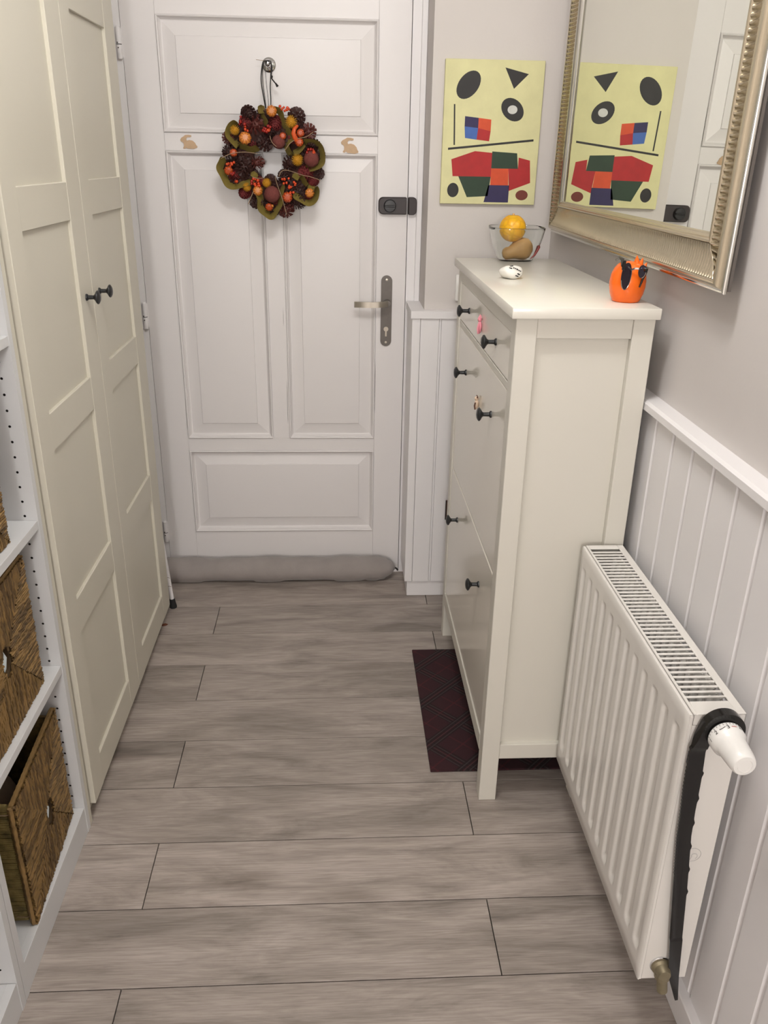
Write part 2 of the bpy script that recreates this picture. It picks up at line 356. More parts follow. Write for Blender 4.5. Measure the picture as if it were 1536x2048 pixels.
# ------------------------------------------------------------------ door leaf
dr = thing('door_1', (-0.574, YD, 0.014), 'white painted panelled front door with wreath hanging on it', 'door', kind='structure')
DX0, DX1 = -1.0255, -0.1235
def dbox(n, x0, x1, z0, z1): return B(n, 'door_white', dr, x0, x1, YD, YD + .042, z0, z1, 0.0008)
dbox('stile', DX0, -0.919, 0.014, 2.03); dbox('stile', -0.2265, DX1, 0.014, 2.03)
dbox('rail', -0.9188, -0.2267, 1.935, 2.03); dbox('rail', -0.9188, -0.2267, 1.549, 1.603)
dbox('rail', -0.9188, -0.2267, 0.518, 0.566); dbox('rail', -0.9188, -0.2267, 0.014, 0.185)
dbox('mullion', -0.603, -0.543, 0.5662, 1.5488)
def dpanel(x0, x1, z0, z1):
    prof = [(0.0, .030), (0.0, -.004), (.003, -.0065), (.006, -.005), (.009, .004), (.0135, .0115), (.016, .0125), (.056, .0045), (.0575, .0015), (.060, .0012)]
    rings = [[(x0 + i, YD + d, z0 + i), (x1 - i, YD + d, z0 + i), (x1 - i, YD + d, z1 - i), (x0 + i, YD + d, z1 - i)] for i, d in prof]
    MB().loft(rings, True, True, True).build('panel', 'door_white', dr, 12)
dpanel(-0.9185, -0.227, 1.6032, 1.9348); dpanel(-0.9185, -0.6032, 0.5664, 1.5486); dpanel(-0.5428, -0.227, 0.5664, 1.5486); dpanel(-0.9185, -0.227, 0.1853, 0.5178)
def hinge(z0, z1):
    zm = (z0 + z1) / 2 - .004
    h = MB().lathe([(.0001, 0), (.0075, 0), (.0085, .002), (.0085, zm - z0 - .0015)], (-1.033, YD - .007, z0), n=14).lathe([(.0085, 0), (.0085, z1 - zm - .004), (.006, z1 - zm), (.0001, z1 - zm)], (-1.033, YD - .007, zm + .001), n=14)
    h.box(-1.0415, -1.0245, YD - .004, YD + .003, z0 + .004, z1 - .004, 0.0015)
    o = h.build('hinge', 'trim_white', dr)
    MB().lathe([(.0078, 0), (.0078, .0025)], (-1.033, YD - .007, zm - .0017), n=12).lathe([(.002, 0), (.002, .0012)], (-1.036, YD - .0155, zm + .004), (0, -1, 0), 8).lathe([(.002, 0), (.002, .0012)], (-1.0345, YD - .0158, zm - .01), (0, -1, 0), 8).build('bare_metal_gap', 'dirt', o)
hinge(1.808, 1.897); hinge(0.972, 1.063); hinge(0.145, 0.232)
# handle
def stadium(cx, cz0, cz1, r, n=12):
    return [(cx + r * math.cos(a), cz1 - r + r * math.sin(a)) for a in [pi * i / n for i in range(n + 1)]] + [(cx + r * math.cos(a), cz0 + r + r * math.sin(a)) for a in [pi + pi * i / n for i in range(n + 1)]]
hp = MB().prism(stadium(-0.189, 0.915, 1.162, 0.0195), 'y', YD, YD - .004).build('handle_plate', 'plate', dr)
MB().lathe([(.0125, 0), (.0125, .026), (.0115, .030), (.0001, .030)], (-0.187, YD - .004, 1.069), (0, -1, 0), 20).build('rose', 'plate', hp)
lev = [(-0.187, YD - .036, 1.069), (-0.200, YD - .046, 1.069), (-0.222, YD - .050, 1.068), (-0.245, YD - .047, 1.067), (-0.262, YD - .045, 1.067), (-0.285, YD - .048, 1.068), (-0.303, YD - .053, 1.069)]
rings = []
for i, p in enumerate(lev):
    q = Vector(lev[min(i + 1, len(lev) - 1)]) - Vector(lev[max(i - 1, 0)]); nn = Vector((-q.y, q.x, 0)).normalized(); hh = .0098; th = .0035
    rings.append([Vector(p) + nn * a + Vector((0, 0, b)) for a, b in ((-th, -hh), (th, -hh), (th, hh), (-th, hh))])
MB().loft(rings).build('lever', 'steel', hp)
MB().lathe([(.0085, 0), (.0085, .0015), (.0001, .0015)], (-0.189, YD - .004, 0.976), (0, -1, 0), 18).box(-.1922, -.1858, YD - .0055, YD - .004, .950, .970, .0005).build('key_cylinder', 'steel', hp)
for z in (1.147, .929): MB().lathe([(.0042, 0), (.004, .0012), (.0001, .0015)], (-0.189, YD - .004, z), (0, -1, 0), 12).build('screw', 'steel', hp)
# cracks in the paint along the joints
for x_, z0_, z1_ in ((-.5475, .62, .79), (-.2255, .66, .86), (-.2262, 1.60, 1.72), (-.9195, .60, .72), (-.553, .98, 1.05)):
    MB().prism([(x_ - .0005, z0_), (x_ + .0005, z0_ + .02), (x_ + .0006, z1_ - .03), (x_ + .0001, z1_), (x_ - .0004, z1_ - .05)], 'y', YD - .0003, YD + .0005).build('paint_crack', 'dirt', dr, 0)
# surface lock
def rrect(x0, x1, z0, z1, rl, rr, n=6):
    return arc(x1 - rr, z1 - rr, rr, 0, 90, n) + arc(x0 + rl, z1 - rl, rl, 90, 180, n) + arc(x0 + rl, z0 + rl, rl, 180, 270, n) + arc(x1 - rr, z0 + rr, rr, 270, 360, n)
lk = MB().loft([[(x, YD, z) for x, z in rrect(-.222, -.127, 1.363, 1.418, .016, .004)], [(x, YD - .014, z) for x, z in rrect(-.222, -.127, 1.363, 1.418, .016, .004)], [(x, YD - .018, z) for x, z in rrect(-.219, -.129, 1.366, 1.415, .014, .003)]]).build('surface_lock', 'lock', dr)
MB().lathe([(.021, 0), (.020, .012), (.018, .014), (.0001, .0145)], (-0.184, YD - .018, 1.3905), (0, -1, 0), 26).box(-.202, -.166, YD - .037, YD - .031, 1.387, 1.394, .002).build('turn_knob', 'lockknob', lk)
lk2 = MB().loft([[(x, YD, z) for x, z in rrect(-.1215, -.0935, 1.3625, 1.4185, .004, .013)], [(x, YD - .018, z) for x, z in rrect(-.1215, -.0935, 1.3625, 1.4185, .004, .013)], [(x, YD - .022, z) for x, z in rrect(-.119, -.096, 1.365, 1.416, .003, .011)]]).build('strike_box', 'lock', tf)

# ------------------------------------------------------------------ draught stopper
ds = thing('draught_stopper', (-0.6, 1.243, 0), 'long grey fabric draught stopper lying along the foot of the door', 'draught stopper')
rings = []; n = 22
for i in range(61):
    u = i / 60; x = -1.075 + u * 0.938
    e = min(1, max(0.0, (1 - u) * 0.938 / 0.085)); sc = math.sqrt(max(0.0, 1 - (1 - e) ** 2)) if e < 1 else 1
    e2 = min(1, u * 0.938 / 0.05); sc *= math.sqrt(max(0.0, 1 - (1 - e2) ** 2)) if e2 < 1 else 1
    sc = max(sc, 0.04); r = (0.0445 + 0.0022 * math.sin(u * 17) + .0015 * math.sin(u * 41 + 1)) * sc; ring = []
    for q in range(n):
        a = 2 * pi * q / n; yy = 1.246 - .012 * (1 - u) * 0 + r * 1.12 * math.cos(a); zz = 0.046 + r * math.sin(a)
        if zz < 0.012: zz = 0.003 + (zz - 0.003) * 0.25 if zz > 0.003 else 0.003
        ring.append((x, yy, max(zz, .0022)))
    rings.append(ring)
MB().loft(rings).build('body', 'felt_grey', ds, 60)
MB().tube([(-.139, 1.243, .046), (-.133, 1.238, .045), (-.129, 1.232, .040)], .0035, 8).build('zip_pull', 'cord', ds)

# ------------------------------------------------------------------ wardrobe
WX = -0.971
wd = thing('wardrobe', (-1.25, 0.46, 0), 'cream wardrobe with two tall panelled doors beside the front door', 'wardrobe')
B('side_panel', 'cream_wardrobe', wd, -1.58, -0.9815, -0.0565, -0.0385, 0, 2.03); B('side_panel', 'cream_wardrobe', wd, -1.58, -0.993, 0.955, 0.973, 0, 2.03)
B('top_panel', 'cream_wardrobe', wd, -1.58, -0.993, -0.0374, 0.9549, 2.012, 2.03); B('plinth', 'cream_wardrobe', wd, -1.010, -0.998, -0.0374, 0.9549, 0, 0.06)
B('bottom_panel', 'cream_wardrobe', wd, -1.56, -0.998, -0.0374, 0.9549, 0.0601, 0.078); B('back_panel', 'cream_wardrobe', wd, -1.579, -1.570, -0.0374, 0.9549, 0.0, 2.011)
ZR = [(0.045, 0.135), (0.496, 0.582), (0.948, 1.030), (1.396, 1.478), (1.841, 2.0)]
knob_me = None
def knob(parent, name, loc, ax, L=.034, R_=.0165):
    global knob_me
    return MB().lathe([(.0001, 0), (.0085, 0), (.008, .003), (.0052, .0055), (.0048, L * .52), (.0075, L * .62), (R_ * .9, L * .74), (R_, L * .80), (R_ * .93, L * .87), (R_ * .6, L * .96), (.0001, L)], (0, 0, 0), ax, 24).build(name, 'black', None)
kw = knob(None, 'knob', None, (1, 0, 0)); COL.objects.unlink(kw)
def wdoor(y0, y1, ky, kz):
    d = thing('door', (0, 0, 0), '', '')
    del d['label']; del d['category']
    d.parent = wd; d.location = Vector((WX, (y0 + y1) / 2, 0.045)) - wl(wd)
    ya, yb = y0 + .0775, y1 - .1025
    def bx(n, a, b, c, e, xf=WX, bev=.0012): MB().box(-0.990, xf, a, b, c, e, bev).build(n, 'cream_wardrobe', d)
    bx('stile', y0, ya, .045, 2.0); bx('stile', yb, y1, .045, 2.0)
    for z0, z1 in ZR: bx('rail', ya, yb, z0, z1, WX - .0007)
    for (a0, a1), (b0, b1) in zip(ZR[:-1], ZR[1:]): MB().box(-0.989, WX - .0085, ya, yb, a1, b0, 0).build('panel', 'cream_wardrobe', d)
    kk = cp(kw, d, Vector((WX, ky, kz)) - wl(d))
wdoor(-0.0275, 0.4710, 0.414, 1.216); wdoor(0.4740, 0.9725, 0.531, 1.214)

# ------------------------------------------------------------------ open shelf units
def shelf_panel_with_holes(parent, y_face, y_back, x_front, zs):
    """side panel whose front strip carries a row of drilled pin holes on the face y_face (towards -y)"""
    m = MB(); hm = MB(); xh = -1.0067; hw = .008; r = .0027
    zc = sorted(zs); z = 0.0; x0, x1 = xh - hw, xh + hw
    def quad(xa, xb, za, zb): m.add([(xa, y_face, za), (xb, y_face, za), (xb, y_face, zb), (xa, y_face, zb)], [(0, 1, 2, 3)])
    m.box(-1.36, x0, y_face, y_back, 0, 2.03, 0.0); m.box(x1, x_front, y_face, y_back, 0, 2.03, 0.0); m.box(x0, x1, y_face + .0115, y_back, 0, 2.03, 0.0)
    for zz in zc:
        quad(x0, x1, z, zz - hw); z = zz + hw
        o = len(m.v); N = 12; vs = []
        for q in range(N):
            a = 2 * pi * (q + .5) / N; c, s = math.cos(a), math.sin(a); k2 = hw / max(abs(c), abs(s))
            vs.append((xh + c * k2, y_face, zz + s * k2))
        for dep in (0, .011):
            for q in range(N):
                a = 2 * pi * (q + .5) / N; vs.append((xh + r * math.cos(a), y_face + dep, zz + r * math.sin(a)))
        fs = []; hs = []
        for q in range(N):
            p = (q + 1) % N; fs.append((q, p, N + p, N + q)); hs.append((q, p, N + p, N + q))
        hs.append(tuple(N + q for q in range(N)))
        m.add(vs[:2 * N], fs); hm.add([(v[0], v[1] + (.0002 if i_ < N else 0), v[2]) for i_, v in enumerate(vs[N:])], hs)
    quad(x0, x1, z, 2.03)
    sp_ = m.build('side_panel', 'white_lam', parent, 0); hh = hm.build('pin_holes', 'hole', sp_, 0); hh['kind'] = 'stuff'
    return sp_
def shelf_unit(label, y_far, y_near, shelves, holes):
    su = thing('shelf_unit', (-1.17, (y_far + y_near) / 2, 0), label, 'shelf unit')
    shelf_panel_with_holes(su, y_far, y_far + .0185, -0.981, holes)
    B('side_panel', 'white_lam', su, -1.36, -0.981, y_near - .020, y_near, 0, 2.03, .0006)
    for zt in shelves:
        th = .074 if zt < .1 else .019
        B('shelf', 'white_lam', su, -1.355, -0.9825 if zt > .1 else -1.0, y_near + .0005, y_far - .0005, zt - .019, zt, .0006)
    B('plinth', 'white_lam', su, -1.0, -0.9825, y_near + .0005, y_far - .0005, 0, 0.077, .0006)
    B('back_panel', 'white_lam', su, -1.362, -1.356, y_near, y_far, 0, 2.03, 0)
    B('top_panel', 'white_lam', su, -1.355, -0.983, y_near + .0005, y_far - .0005, 2.01, 2.03)
    return su
HZ = [0.466 + 0.032 * k for k in range(-11, 26)]
HZ = [z for z in HZ if z > .095]
shelf_unit('white open shelf unit with woven baskets, nearest the wardrobe', -0.0765, -0.500, (0.077, 0.4855, 0.840, 1.22, 1.60), HZ)
shelf_unit('open white shelf unit cut off by the lower left corner', -0.541, -0.985, (0.077, 0.4855, 0.840, 1.22), HZ)

# ------------------------------------------------------------------ woven baskets
def strand_panel(m, m2, O, U, V, Nn, w, h, rr, jit, quarters=True, slot=None, vertical=False):
    """rope strands laid on a panel: O corner, U,V unit axes, Nn normal"""
    O, U, V, Nn = Vector(O), Vector(U).normalized(), Vector(V).normalized(), Vector(Nn).normalized()
    def strand(pts):
        P = []
        for i, (a, b) in enumerate(pts): P.append(O + U * a + V * b + Nn * R.uniform(-jit, jit))
        (m if R.random() < .55 else m2).tube(P, rr * R.uniform(.85, 1.15), 5, up=Nn, caps=False)
    def run(p, q, k=6):
        pts = []
        for i in range(k + 1):
            t = i / k; a = p[0] + (q[0] - p[0]) * t; b = p[1] + (q[1] - p[1]) * t
            if slot and (a - slot[0]) ** 2 / slot[2] ** 2 + (b - slot[1]) ** 2 / slot[3] ** 2 < 1:
                if len(pts) > 1: strand(pts)
                pts = []; continue
            pts.append((a + R.uniform(-1, 1) * jit * .5, b + R.uniform(-1, 1) * jit * .5))
        if len(pts) > 1: strand(pts)
    st = rr * 1.8
    if quarters:
        n = int(w / st)
        for i in range(n + 1):
            x = i * w / n; d = h * min(x, w - x) / w
            run((x, 0), (x, d), max(2, int(d / .009))); run((x, h), (x, h - d), max(2, int(d / .009)))
        n = int(h / st)
        for i in range(n + 1):
            yv = i * h / n; d = w * min(yv, h - yv) / h
            run((0, yv), (d, yv), max(2, int(d / .009))); run((w, yv), (w - d, yv), max(2, int(d / .009)))
    else:
        n = int(h / st)
        for i in range(n + 1):
            yv = i * h / n; run((0, yv), (w, yv), max(2, int(w / .03)))
def basket(label, near, far, z0, hgt, depth, tie_gap=0.008, full=True, low=False, slotuv=(.5, .5), slw=(.019, .030)):
    """near/far: (x,y) of the two bottom corners of the front panel"""
    nx, ny = near; fx, fy = far; wdt = math.hypot(fx - nx, fy - ny)
    U = Vector((fx - nx, fy - ny, 0)).normalized(); V = Vector((0, 0, 1)); Nn = Vector((U.y, -U.x, 0))
    if Nn.x < 0: Nn = -Nn
    b = thing('storage_basket', ((nx + fx) / 2, (ny + fy) / 2, z0), label, 'basket', 'woven baskets on the open shelves')
    rr = .0030
    # front panel: core plate with a slot, wrapped in rope strands
    m = MB(); T = .010
    su, sv = wdt * slotuv[0], hgt * slotuv[1]; sa, sb = slw
    ring = lambda off, ins: None
    O = Vector((nx, ny, z0))
    N = 24
    def P(a, c, d): return O + U * a + V * c - Nn * d
    outer = []; inner = []
    for q in range(N):
        a = 2 * pi * (q + .5) / N; c, s = math.cos(a), math.sin(a); kk = 1 / max(abs(c) / (wdt / 2 - .004), abs(s) / (hgt / 2 - .004))
        outer.append((wdt / 2 + c * kk, hgt / 2 + s * kk)); inner.append((su + sa * c, sv + sb * s))
    rings = [[P(p[0], p[1], d) for p in lst] for lst, d in ((inner, .004), (outer, .004), (outer, .004 + T), (inner, .004 + T), (inner, .004))]
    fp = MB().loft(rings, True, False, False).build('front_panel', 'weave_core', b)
    m = MB(); m2 = MB(); strand_panel(m, m2, O - Nn * .002, U, V, Nn, wdt, hgt, rr, .0016, True, (su, sv, sa, sb))
    # rim rope around the panel edge
    for (a0, c0, a1, c1) in ((0, 0, wdt, 0), (wdt, 0, wdt, hgt), (wdt, hgt, 0, hgt), (0, hgt, 0, 0)):
        L = math.hypot(a1 - a0, c1 - c0); nn = int(L / .008)
        m.tube([O + U * (a0 + (a1 - a0) * i / nn) + V * (c0 + (c1 - c0) * i / nn) - Nn * (.008 + .0012 * (i % 2)) + U * R.uniform(-.001, .001) for i in range(nn + 1)], .0055, 6)
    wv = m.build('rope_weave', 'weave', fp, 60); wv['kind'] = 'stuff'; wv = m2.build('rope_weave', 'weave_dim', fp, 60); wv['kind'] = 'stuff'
    # box behind
    dx = -1; x0 = min(nx, fx) - T - tie_gap; x0n = nx - T - tie_gap; xb = x0 - depth; yn, yf = ny + .003, min(fy - .003, ny + wdt - .003)
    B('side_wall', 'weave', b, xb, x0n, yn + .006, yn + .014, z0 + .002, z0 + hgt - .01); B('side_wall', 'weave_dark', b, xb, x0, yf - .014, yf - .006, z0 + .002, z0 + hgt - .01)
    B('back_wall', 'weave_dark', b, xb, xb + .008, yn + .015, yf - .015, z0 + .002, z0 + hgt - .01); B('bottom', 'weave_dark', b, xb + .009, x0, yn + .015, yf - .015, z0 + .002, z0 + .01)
    m = MB(); strand_panel(m, m, (x0n - .17, yn + .004, z0 + .004), (1, 0, 0), (0, 0, 1), (0, -1, 0), .17, hgt - .012, rr, .0009, False)
    m.tube([(x0n - .17 + .17 * i / 12, yn + .006 + .001 * (i % 2), z0 + hgt - .008) for i in range(13)], .007, 6)
    sw = m.build('side_weave', 'weave_side', b, 60); sw['kind'] = 'stuff'
    for fz in (.06, .94):
        MB().tube([(x0n - .02, yn - .002, z0 + hgt * fz), (x0n, yn - .004, z0 + hgt * fz), (max(nx, fx) - .004, ny + .006, z0 + hgt * fz)], .0012, 6).build('tie', 'twine', b)
    return b, O, U, V, Nn, su, sv
b1 = basket('woven seagrass basket on the top visible shelf at the left edge', (-1.0, -0.492), (-1.0, -0.184), 0.842, 0.300, 0.28)
b2 = basket('woven seagrass basket with a slot handle on the middle shelf', (-0.9965, -0.443), (-1.0, -0.137), 0.4875, 0.300, 0.28)
b3 = basket('open seagrass basket pulled askew on the lowest shelf', (-0.984, -0.408), (-1.002, -0.098), 0.080, 0.305, 0.28, tie_gap=.010, slotuv=(.56, .44))
def at_panel(bk, u, v, d): return bk[1] + bk[2] * u + bk[3] * v - bk[4] * d
for bk, lab in ((b2, 'pale blue paper showing through the handle slot of the middle basket'), (b3, 'pale paper scrap showing in the slot of the lowest basket')):
    su, sv = bk[5], bk[6]
    pts = [at_panel(bk, su + a, sv + c, .005 + e) for a, c, e in ((-.010, -.018, 0), (.006, -.020, .003), (.012, .002, .001), (.005, .021, .004), (-.011, .015, .002))]
    pts2 = [p - bk[4] * .0008 for p in pts]
    tag(MB().loft([pts, pts2]).build('paper_sheet', 'paper', origin=pts[0]), lab, 'paper')
tag(MB().ball((-1.13, -0.23, 0.205), .075, .07, .115, 16, 10).build('bundle', mat('beige_cloth', rgb(150, 128, 104), .9, noise=.15), origin=(-1.13, -.23, .09)), 'beige cloth bundle stored inside the lowest open basket', 'cloth')

# ------------------------------------------------------------------ shoe cabinet
cb = thing('shoe_cabinet', (0.143, 0.425, 0), 'tall narrow cream shoe cabinet with black knobs against the right wall', 'shoe cabinet')
for x0, x1 in ((0, .044), (.2425, .287)):
    for y0, y1 in ((0, .044), (.806, .85)): B('leg', 'cream', cb, x0, x1, y0, y1, 0, 1.2468, .0012)
for ya, yb, sgn in ((0.003, 0.022, 1), (.828, .847, -1)):
    B('side_rail', 'cream', cb, .0443, .2422, ya, yb, 1.2055, 1.2466); B('side_rail', 'cream', cb, .0443, .2422, ya, yb, .131, .1745)
    B('side_panel', 'cream', cb, .0443, .2422, ya + (.014 if sgn > 0 else -.0), yb + (0 if sgn > 0 else -.014), .1746, 1.2054, 0)
MB().box(-.0125, .2925, -.0135, .8685, 1.2472, 1.27, .0022, 2).build('top', 'cream_gloss', cb)
B('front_rail', 'cream', cb, .001, .02, .0443, .8057, 1.2095, 1.2466); B('front_rail', 'cream', cb, .003, .02, .0443, .8057, 1.0835, 1.1005)
B('apron', 'cream', cb, -.0005, .02, .0443, .8057, .129, .174, .001)
B('back_panel', 'cream', cb, .270, .276, .045, .805, .131, 1.246, 0)
FR = M['front_lacquer'] = mat('cream_front_lacquer', rgb(234, 229, 217), .13, bump=.01, bscale=30)
kc = knob(None, 'knob', None, (-1, 0, 0), .036, .0165); COL.objects.unlink(kc)
def front(nm, z0, z1, kz, xf):
    f = MB().box(xf, .022, .0465, .8035, z0, z1, .0015).build(nm, 'front_lacquer', cb, origin=(xf, .425, (z0 + z1) / 2))
    for ky in (.217, .632): cp(kc, f, Vector((xf, ky, kz)) - wl(f))
front('drawer', 1.1025, 1.2075, 1.154, .0035); front('flap_door', .6375, 1.0815, .981, .0035); front('flap_door', .1775, .6345, .522, .0025)

# ------------------------------------------------------------------ door mat under cabinet
tag(MB().box(-.115, .285, .109, .713, .0004, .0062, .0015).build('door_mat', 'rug', origin=(.085, .41, .0004)), 'dark burgundy plaid carpet mat tucked under the shoe cabinet', 'mat')

# ------------------------------------------------------------------ radiator
rd = thing('radiator', (.235, -.32, .143), 'white fluted panel radiator on the right wall, wall valve at its near end', 'radiator')
RX0, RX1, RY0, RY1, RZ0, RZ1 = .188, .281, -.630, -.014, .143, .742
yc = [-.0355 - .05 * i for i in range(12)]
yc = [RY1 - .033 - .0500 * i for i in range(12)]
def sm(t): t = max(0, min(1, t)); return t * t * (3 - 2 * t)
ys = sorted(set([RY0, RY0 + .002, RY1 - .002, RY1] + [round(c + d, 5) for c in yc for d in (-.018, -.0145, -.0115, -.0085, -.005, 0, .005, .0085, .0115, .0145, .018)]))
ys = [y for y in ys if RY0 <= y <= RY1]
zs = [RZ0, RZ0 + .002, RZ0 + .03] + [.185 + .003 * i for i in range(10)] + [.25, .35, .45, .55, .65] + [.676 + .003 * i for i in range(10)] + [RZ1 - .02, RZ1 - .003, RZ1 - .0005]
g = []
for z in zs:
    row = []
    for y in ys:
        d = min(abs(y - c) for c in yc)
        lat = 1 - sm((d - .005) / .0095); ver = sm((z - .189) / .018) * sm((.702 - z) / .014)
        e = .0018 if (y in (RY0, RY1) or z in (zs[0], zs[-1])) else 0
        row.append((RX0 + e + .0068 * lat * ver, y, z))
    g.append(row)
m = MB(); nY = len(ys)
m.add([p for r_ in g for p in r_], [(i * nY + j, i * nY + j + 1, (i + 1) * nY + j + 1, (i + 1) * nY + j) for i in range(len(zs) - 1) for j in range(nY - 1)])
m.box(RX0 + .0018, RX0 + .004, RY0, RY1, RZ0, RZ0 + .004).box(RX0 + .0018, RX0 + .0065, RY0 + .0005, RY1 - .0005, RZ1 - .0035, RZ1 - .0005)
m.build('front_panel', 'rad', rd, 50)
MB().box(.1965, .279, RY0 + .0005, RY0 + .002, RZ0 + .002, .7215, 0).box(.1905, .1965, RY0 + .0002, RY0 + .012, RZ0, .738, .001).build('end_cover', 'rad', rd)
MB().box(.1965, .279, RY1 - .002, RY1 - .0005, RZ0 + .002, .7215, 0).box(.1905, .1965, RY1 - .012, RY1 - .0002, RZ0, .738, .001).build('end_cover', 'rad', rd)
B('back_plate', 'rad', rd, .268, .272, RY0 + .01, RY1 - .01, RZ0 + .005, .725, 0)
gx0, gx1, gy0, gy1 = .2010, .2665, RY0 + .034, RY1 - .018
tg = MB().box(.1960, gx0, RY0, RY1, .7405, .7435, .001).box(gx1, RX1, RY0, RY1, .7405, .7435, .001).box(gx0, gx1, RY0, gy0, .7405, .7435, .001).box(gx0, gx1, gy1, RY1, .7405, .7435, .001)
tg.box(.1960, RX1, RY0, RY0 + .0018, .7222, .7425, .0006).box(.1960, RX1, RY1 - .0018, RY1, .7222, .7425, .0006).box(RX1 - .0018, RX1, RY0, RY1, .7222, .7425, .0006).box(.1960, .1976, RY0, RY1, .7222, .7425, .0006)
tg = tg.build('top_grille', 'rad', rd)
nb = 39
bar0 = MB().tube([(gx0 - .001, 0, 0), (gx1 + .001, 0, 0)], .0023, 8).build('grille_bar', 'rad', None); COL.objects.unlink(bar0)
for i in range(nb):
    yy = gy0 + (gy1 - gy0) * (i + 1) / (nb + 1); cp(bar0, tg, Vector((0, yy, .7405)) - wl(tg))
m = MB(); z0, z1 = .2, .690; pts = []
yy = RY0 + .02; k = 0
while yy < RY1 - .02: pts.append((.212 if k % 4 in (0, 3) else .236, yy)); yy += .0085; k += 1
m.add([(p[0], p[1], z) for z in (z0, z1) for p in pts], [(i, i + 1, len(pts) + i + 1, len(pts) + i) for i in range(len(pts) - 1)])
fo = m.build('convector_fins', 'rad_in', rd, 0); fo['kind'] = 'stuff'
for i in range(nb // 2 + 1):
    yy = gy0 + .012 + (gy1 - gy0 - .02) * i / (nb // 2); MB().lathe([(.0062, -.5), (.0062, -.004), (.004, 0), (.0001, .001)], (.2575, yy, .722), n=10).build('water_channel', 'rad', rd)
for y_ in (-.18, -.46): B('wall_bracket', 'rad', rd, .272, XF - .001, y_ - .015, y_ + .015, .20, .70, 0)
# emblem and slot on the end cover
MB().tube([(.243 + .0145 * math.cos(math.radians(a)), RY0 + .0004, .448 + .0145 * math.sin(math.radians(a))) for a in range(-100, 190, 10)], .0006, 6).tube([(.2455 + (.0062 - .000012 * a) * math.cos(math.radians(a)), RY0 + .0004, .4455 + (.0062 - .000012 * a) * math.sin(math.radians(a))) for a in range(-60, 230, 15)], .0006, 6).tube([(.2415, RY0 + .0004, .4425), (.240, RY0 + .0004, .4375), (.2365, RY0 + .0004, .4365)], .0006, 6).build('emblem', 'mark', rd)
MB().box(.1985, .2035, RY0 - .0002, RY0 + .0006, .648, .672, .0003).build('vent_slot', 'slot', rd)
# lower valve
lv = MB().lathe([(.0001, 0), (.017, 0), (.018, .003), (.018, .008), (.014, .012), (.013, .02), (.011, .026), (.0001, .027)], (.226, RY0 + .0005, .182), (0, -1, 0), 20).lathe([(.014, 0), (.014, .014), (.010, .018), (.010, .05), (.0001, .05)], (.226, RY0 - .012, .178), (0.15, 0, -1), 12).build('lower_valve', 'nickel', rd)
MB().lathe([(.0195, 0), (.0195, .0025), (.017, .004)], (.226, RY0 + .0003, .182), (0, -1, 0), 24).build('collar', 'chrome', lv)
MB().tube([(.226, RY0 - .006, .168), (.224, RY0 + .02, .150), (.221, RY0 + .10, .136), (.220, RY0 + .14, .135)], .007, 8).build('pipe', 'nickel', rd)
# thermostatic head
TC = (.2375, -.0, .7215)
th = MB().lathe([(.0001, .0), (.013, 0), (.013, .014), (.018, .016), (.018, .026)], (TC[0], RY0 - .0005, TC[2]), (0, -1, 0), 20).build('valve_body', 'plastic_black', rd)
hd = MB().lathe([(.0001, .026), (.0255, .026), (.0275, .029), (.0272, .044), (.0245, .0485), (.0225, .055), (.0205, .084), (.0185, .094), (.0165, .0965), (.0115, .0972), (.0108, .0960), (.0001, .0960)], (TC[0], RY0, TC[2]), (0, -1, 0), 36).build('thermostat_head', 'plastic_white', rd)
def wrap_text(txt, ang, ypos, size, m_, parent):
    cu = bpy.data.curves.new('t', 'FONT'); cu.body = txt; cu.size = size; cu.align_x = 'CENTER'
    o = bpy.data.objects.new('t', cu); COL.objects.link(o); dg = bpy.context.evaluated_depsgraph_get(); me = o.evaluated_get(dg).to_mesh()
    vs = [v.co.copy() for v in me.vertices]; fs = [tuple(p.vertices) for p in me.polygons]; o.evaluated_get(dg).to_mesh_clear(); bpy.data.objects.remove(o)
    out = []
    for v in vs:
        yy = ypos + v.y; r = .0276; a = math.radians(ang) - v.x / r
        out.append((TC[0] + (r + .0002) * math.cos(a), yy, TC[2] + (r + .0002) * math.sin(a)))
    MB().add(out, fs).build('numeral', m_, parent, 0)
for t_, a_ in (('1', 176), ('2', 143), ('3', 100), ('4', 58)): wrap_text(t_, a_, RY0 - .0425, .0105, 'ink', hd)
m = MB()
for a_ in range(55, 180, 11):
    a = math.radians(a_); L = .0045 if (a_ - 55) % 44 == 0 else .0028; r = .0277
    m.tube([(TC[0] + r * math.cos(a), RY0 - .0300, TC[2] + r * math.sin(a)), (TC[0] + r * math.cos(a), RY0 - .0300 - L, TC[2] + r * math.sin(a))], .0004, 4)
m.build('scale_marks', 'ink', hd)
m = MB(); m.tube([(TC[0] + .0277 * math.cos(math.radians(a)), RY0 - .038 - .001 * math.sin(a / 6), TC[2] + .0277 * math.sin(math.radians(a))) for a in range(108, 132, 3)], .0005, 4); m.build('scale_marks', 'ink', hd)
m = MB(); m.tube([(TC[0] + .0277 * math.cos(math.radians(a)), RY0 - .0385, TC[2] + .0277 * math.sin(math.radians(a))) for a in range(72, 92, 4)], .0005, 4); m.build('scale_marks', 'red_ink', hd)

# ------------------------------------------------------------------ shoe horn hung on the valve
YS = RY0 - .0150
sh = thing('shoe_horn', (.2, YS, .11), 'long black plastic shoe horn hooked over the radiator valve', 'shoe horn')
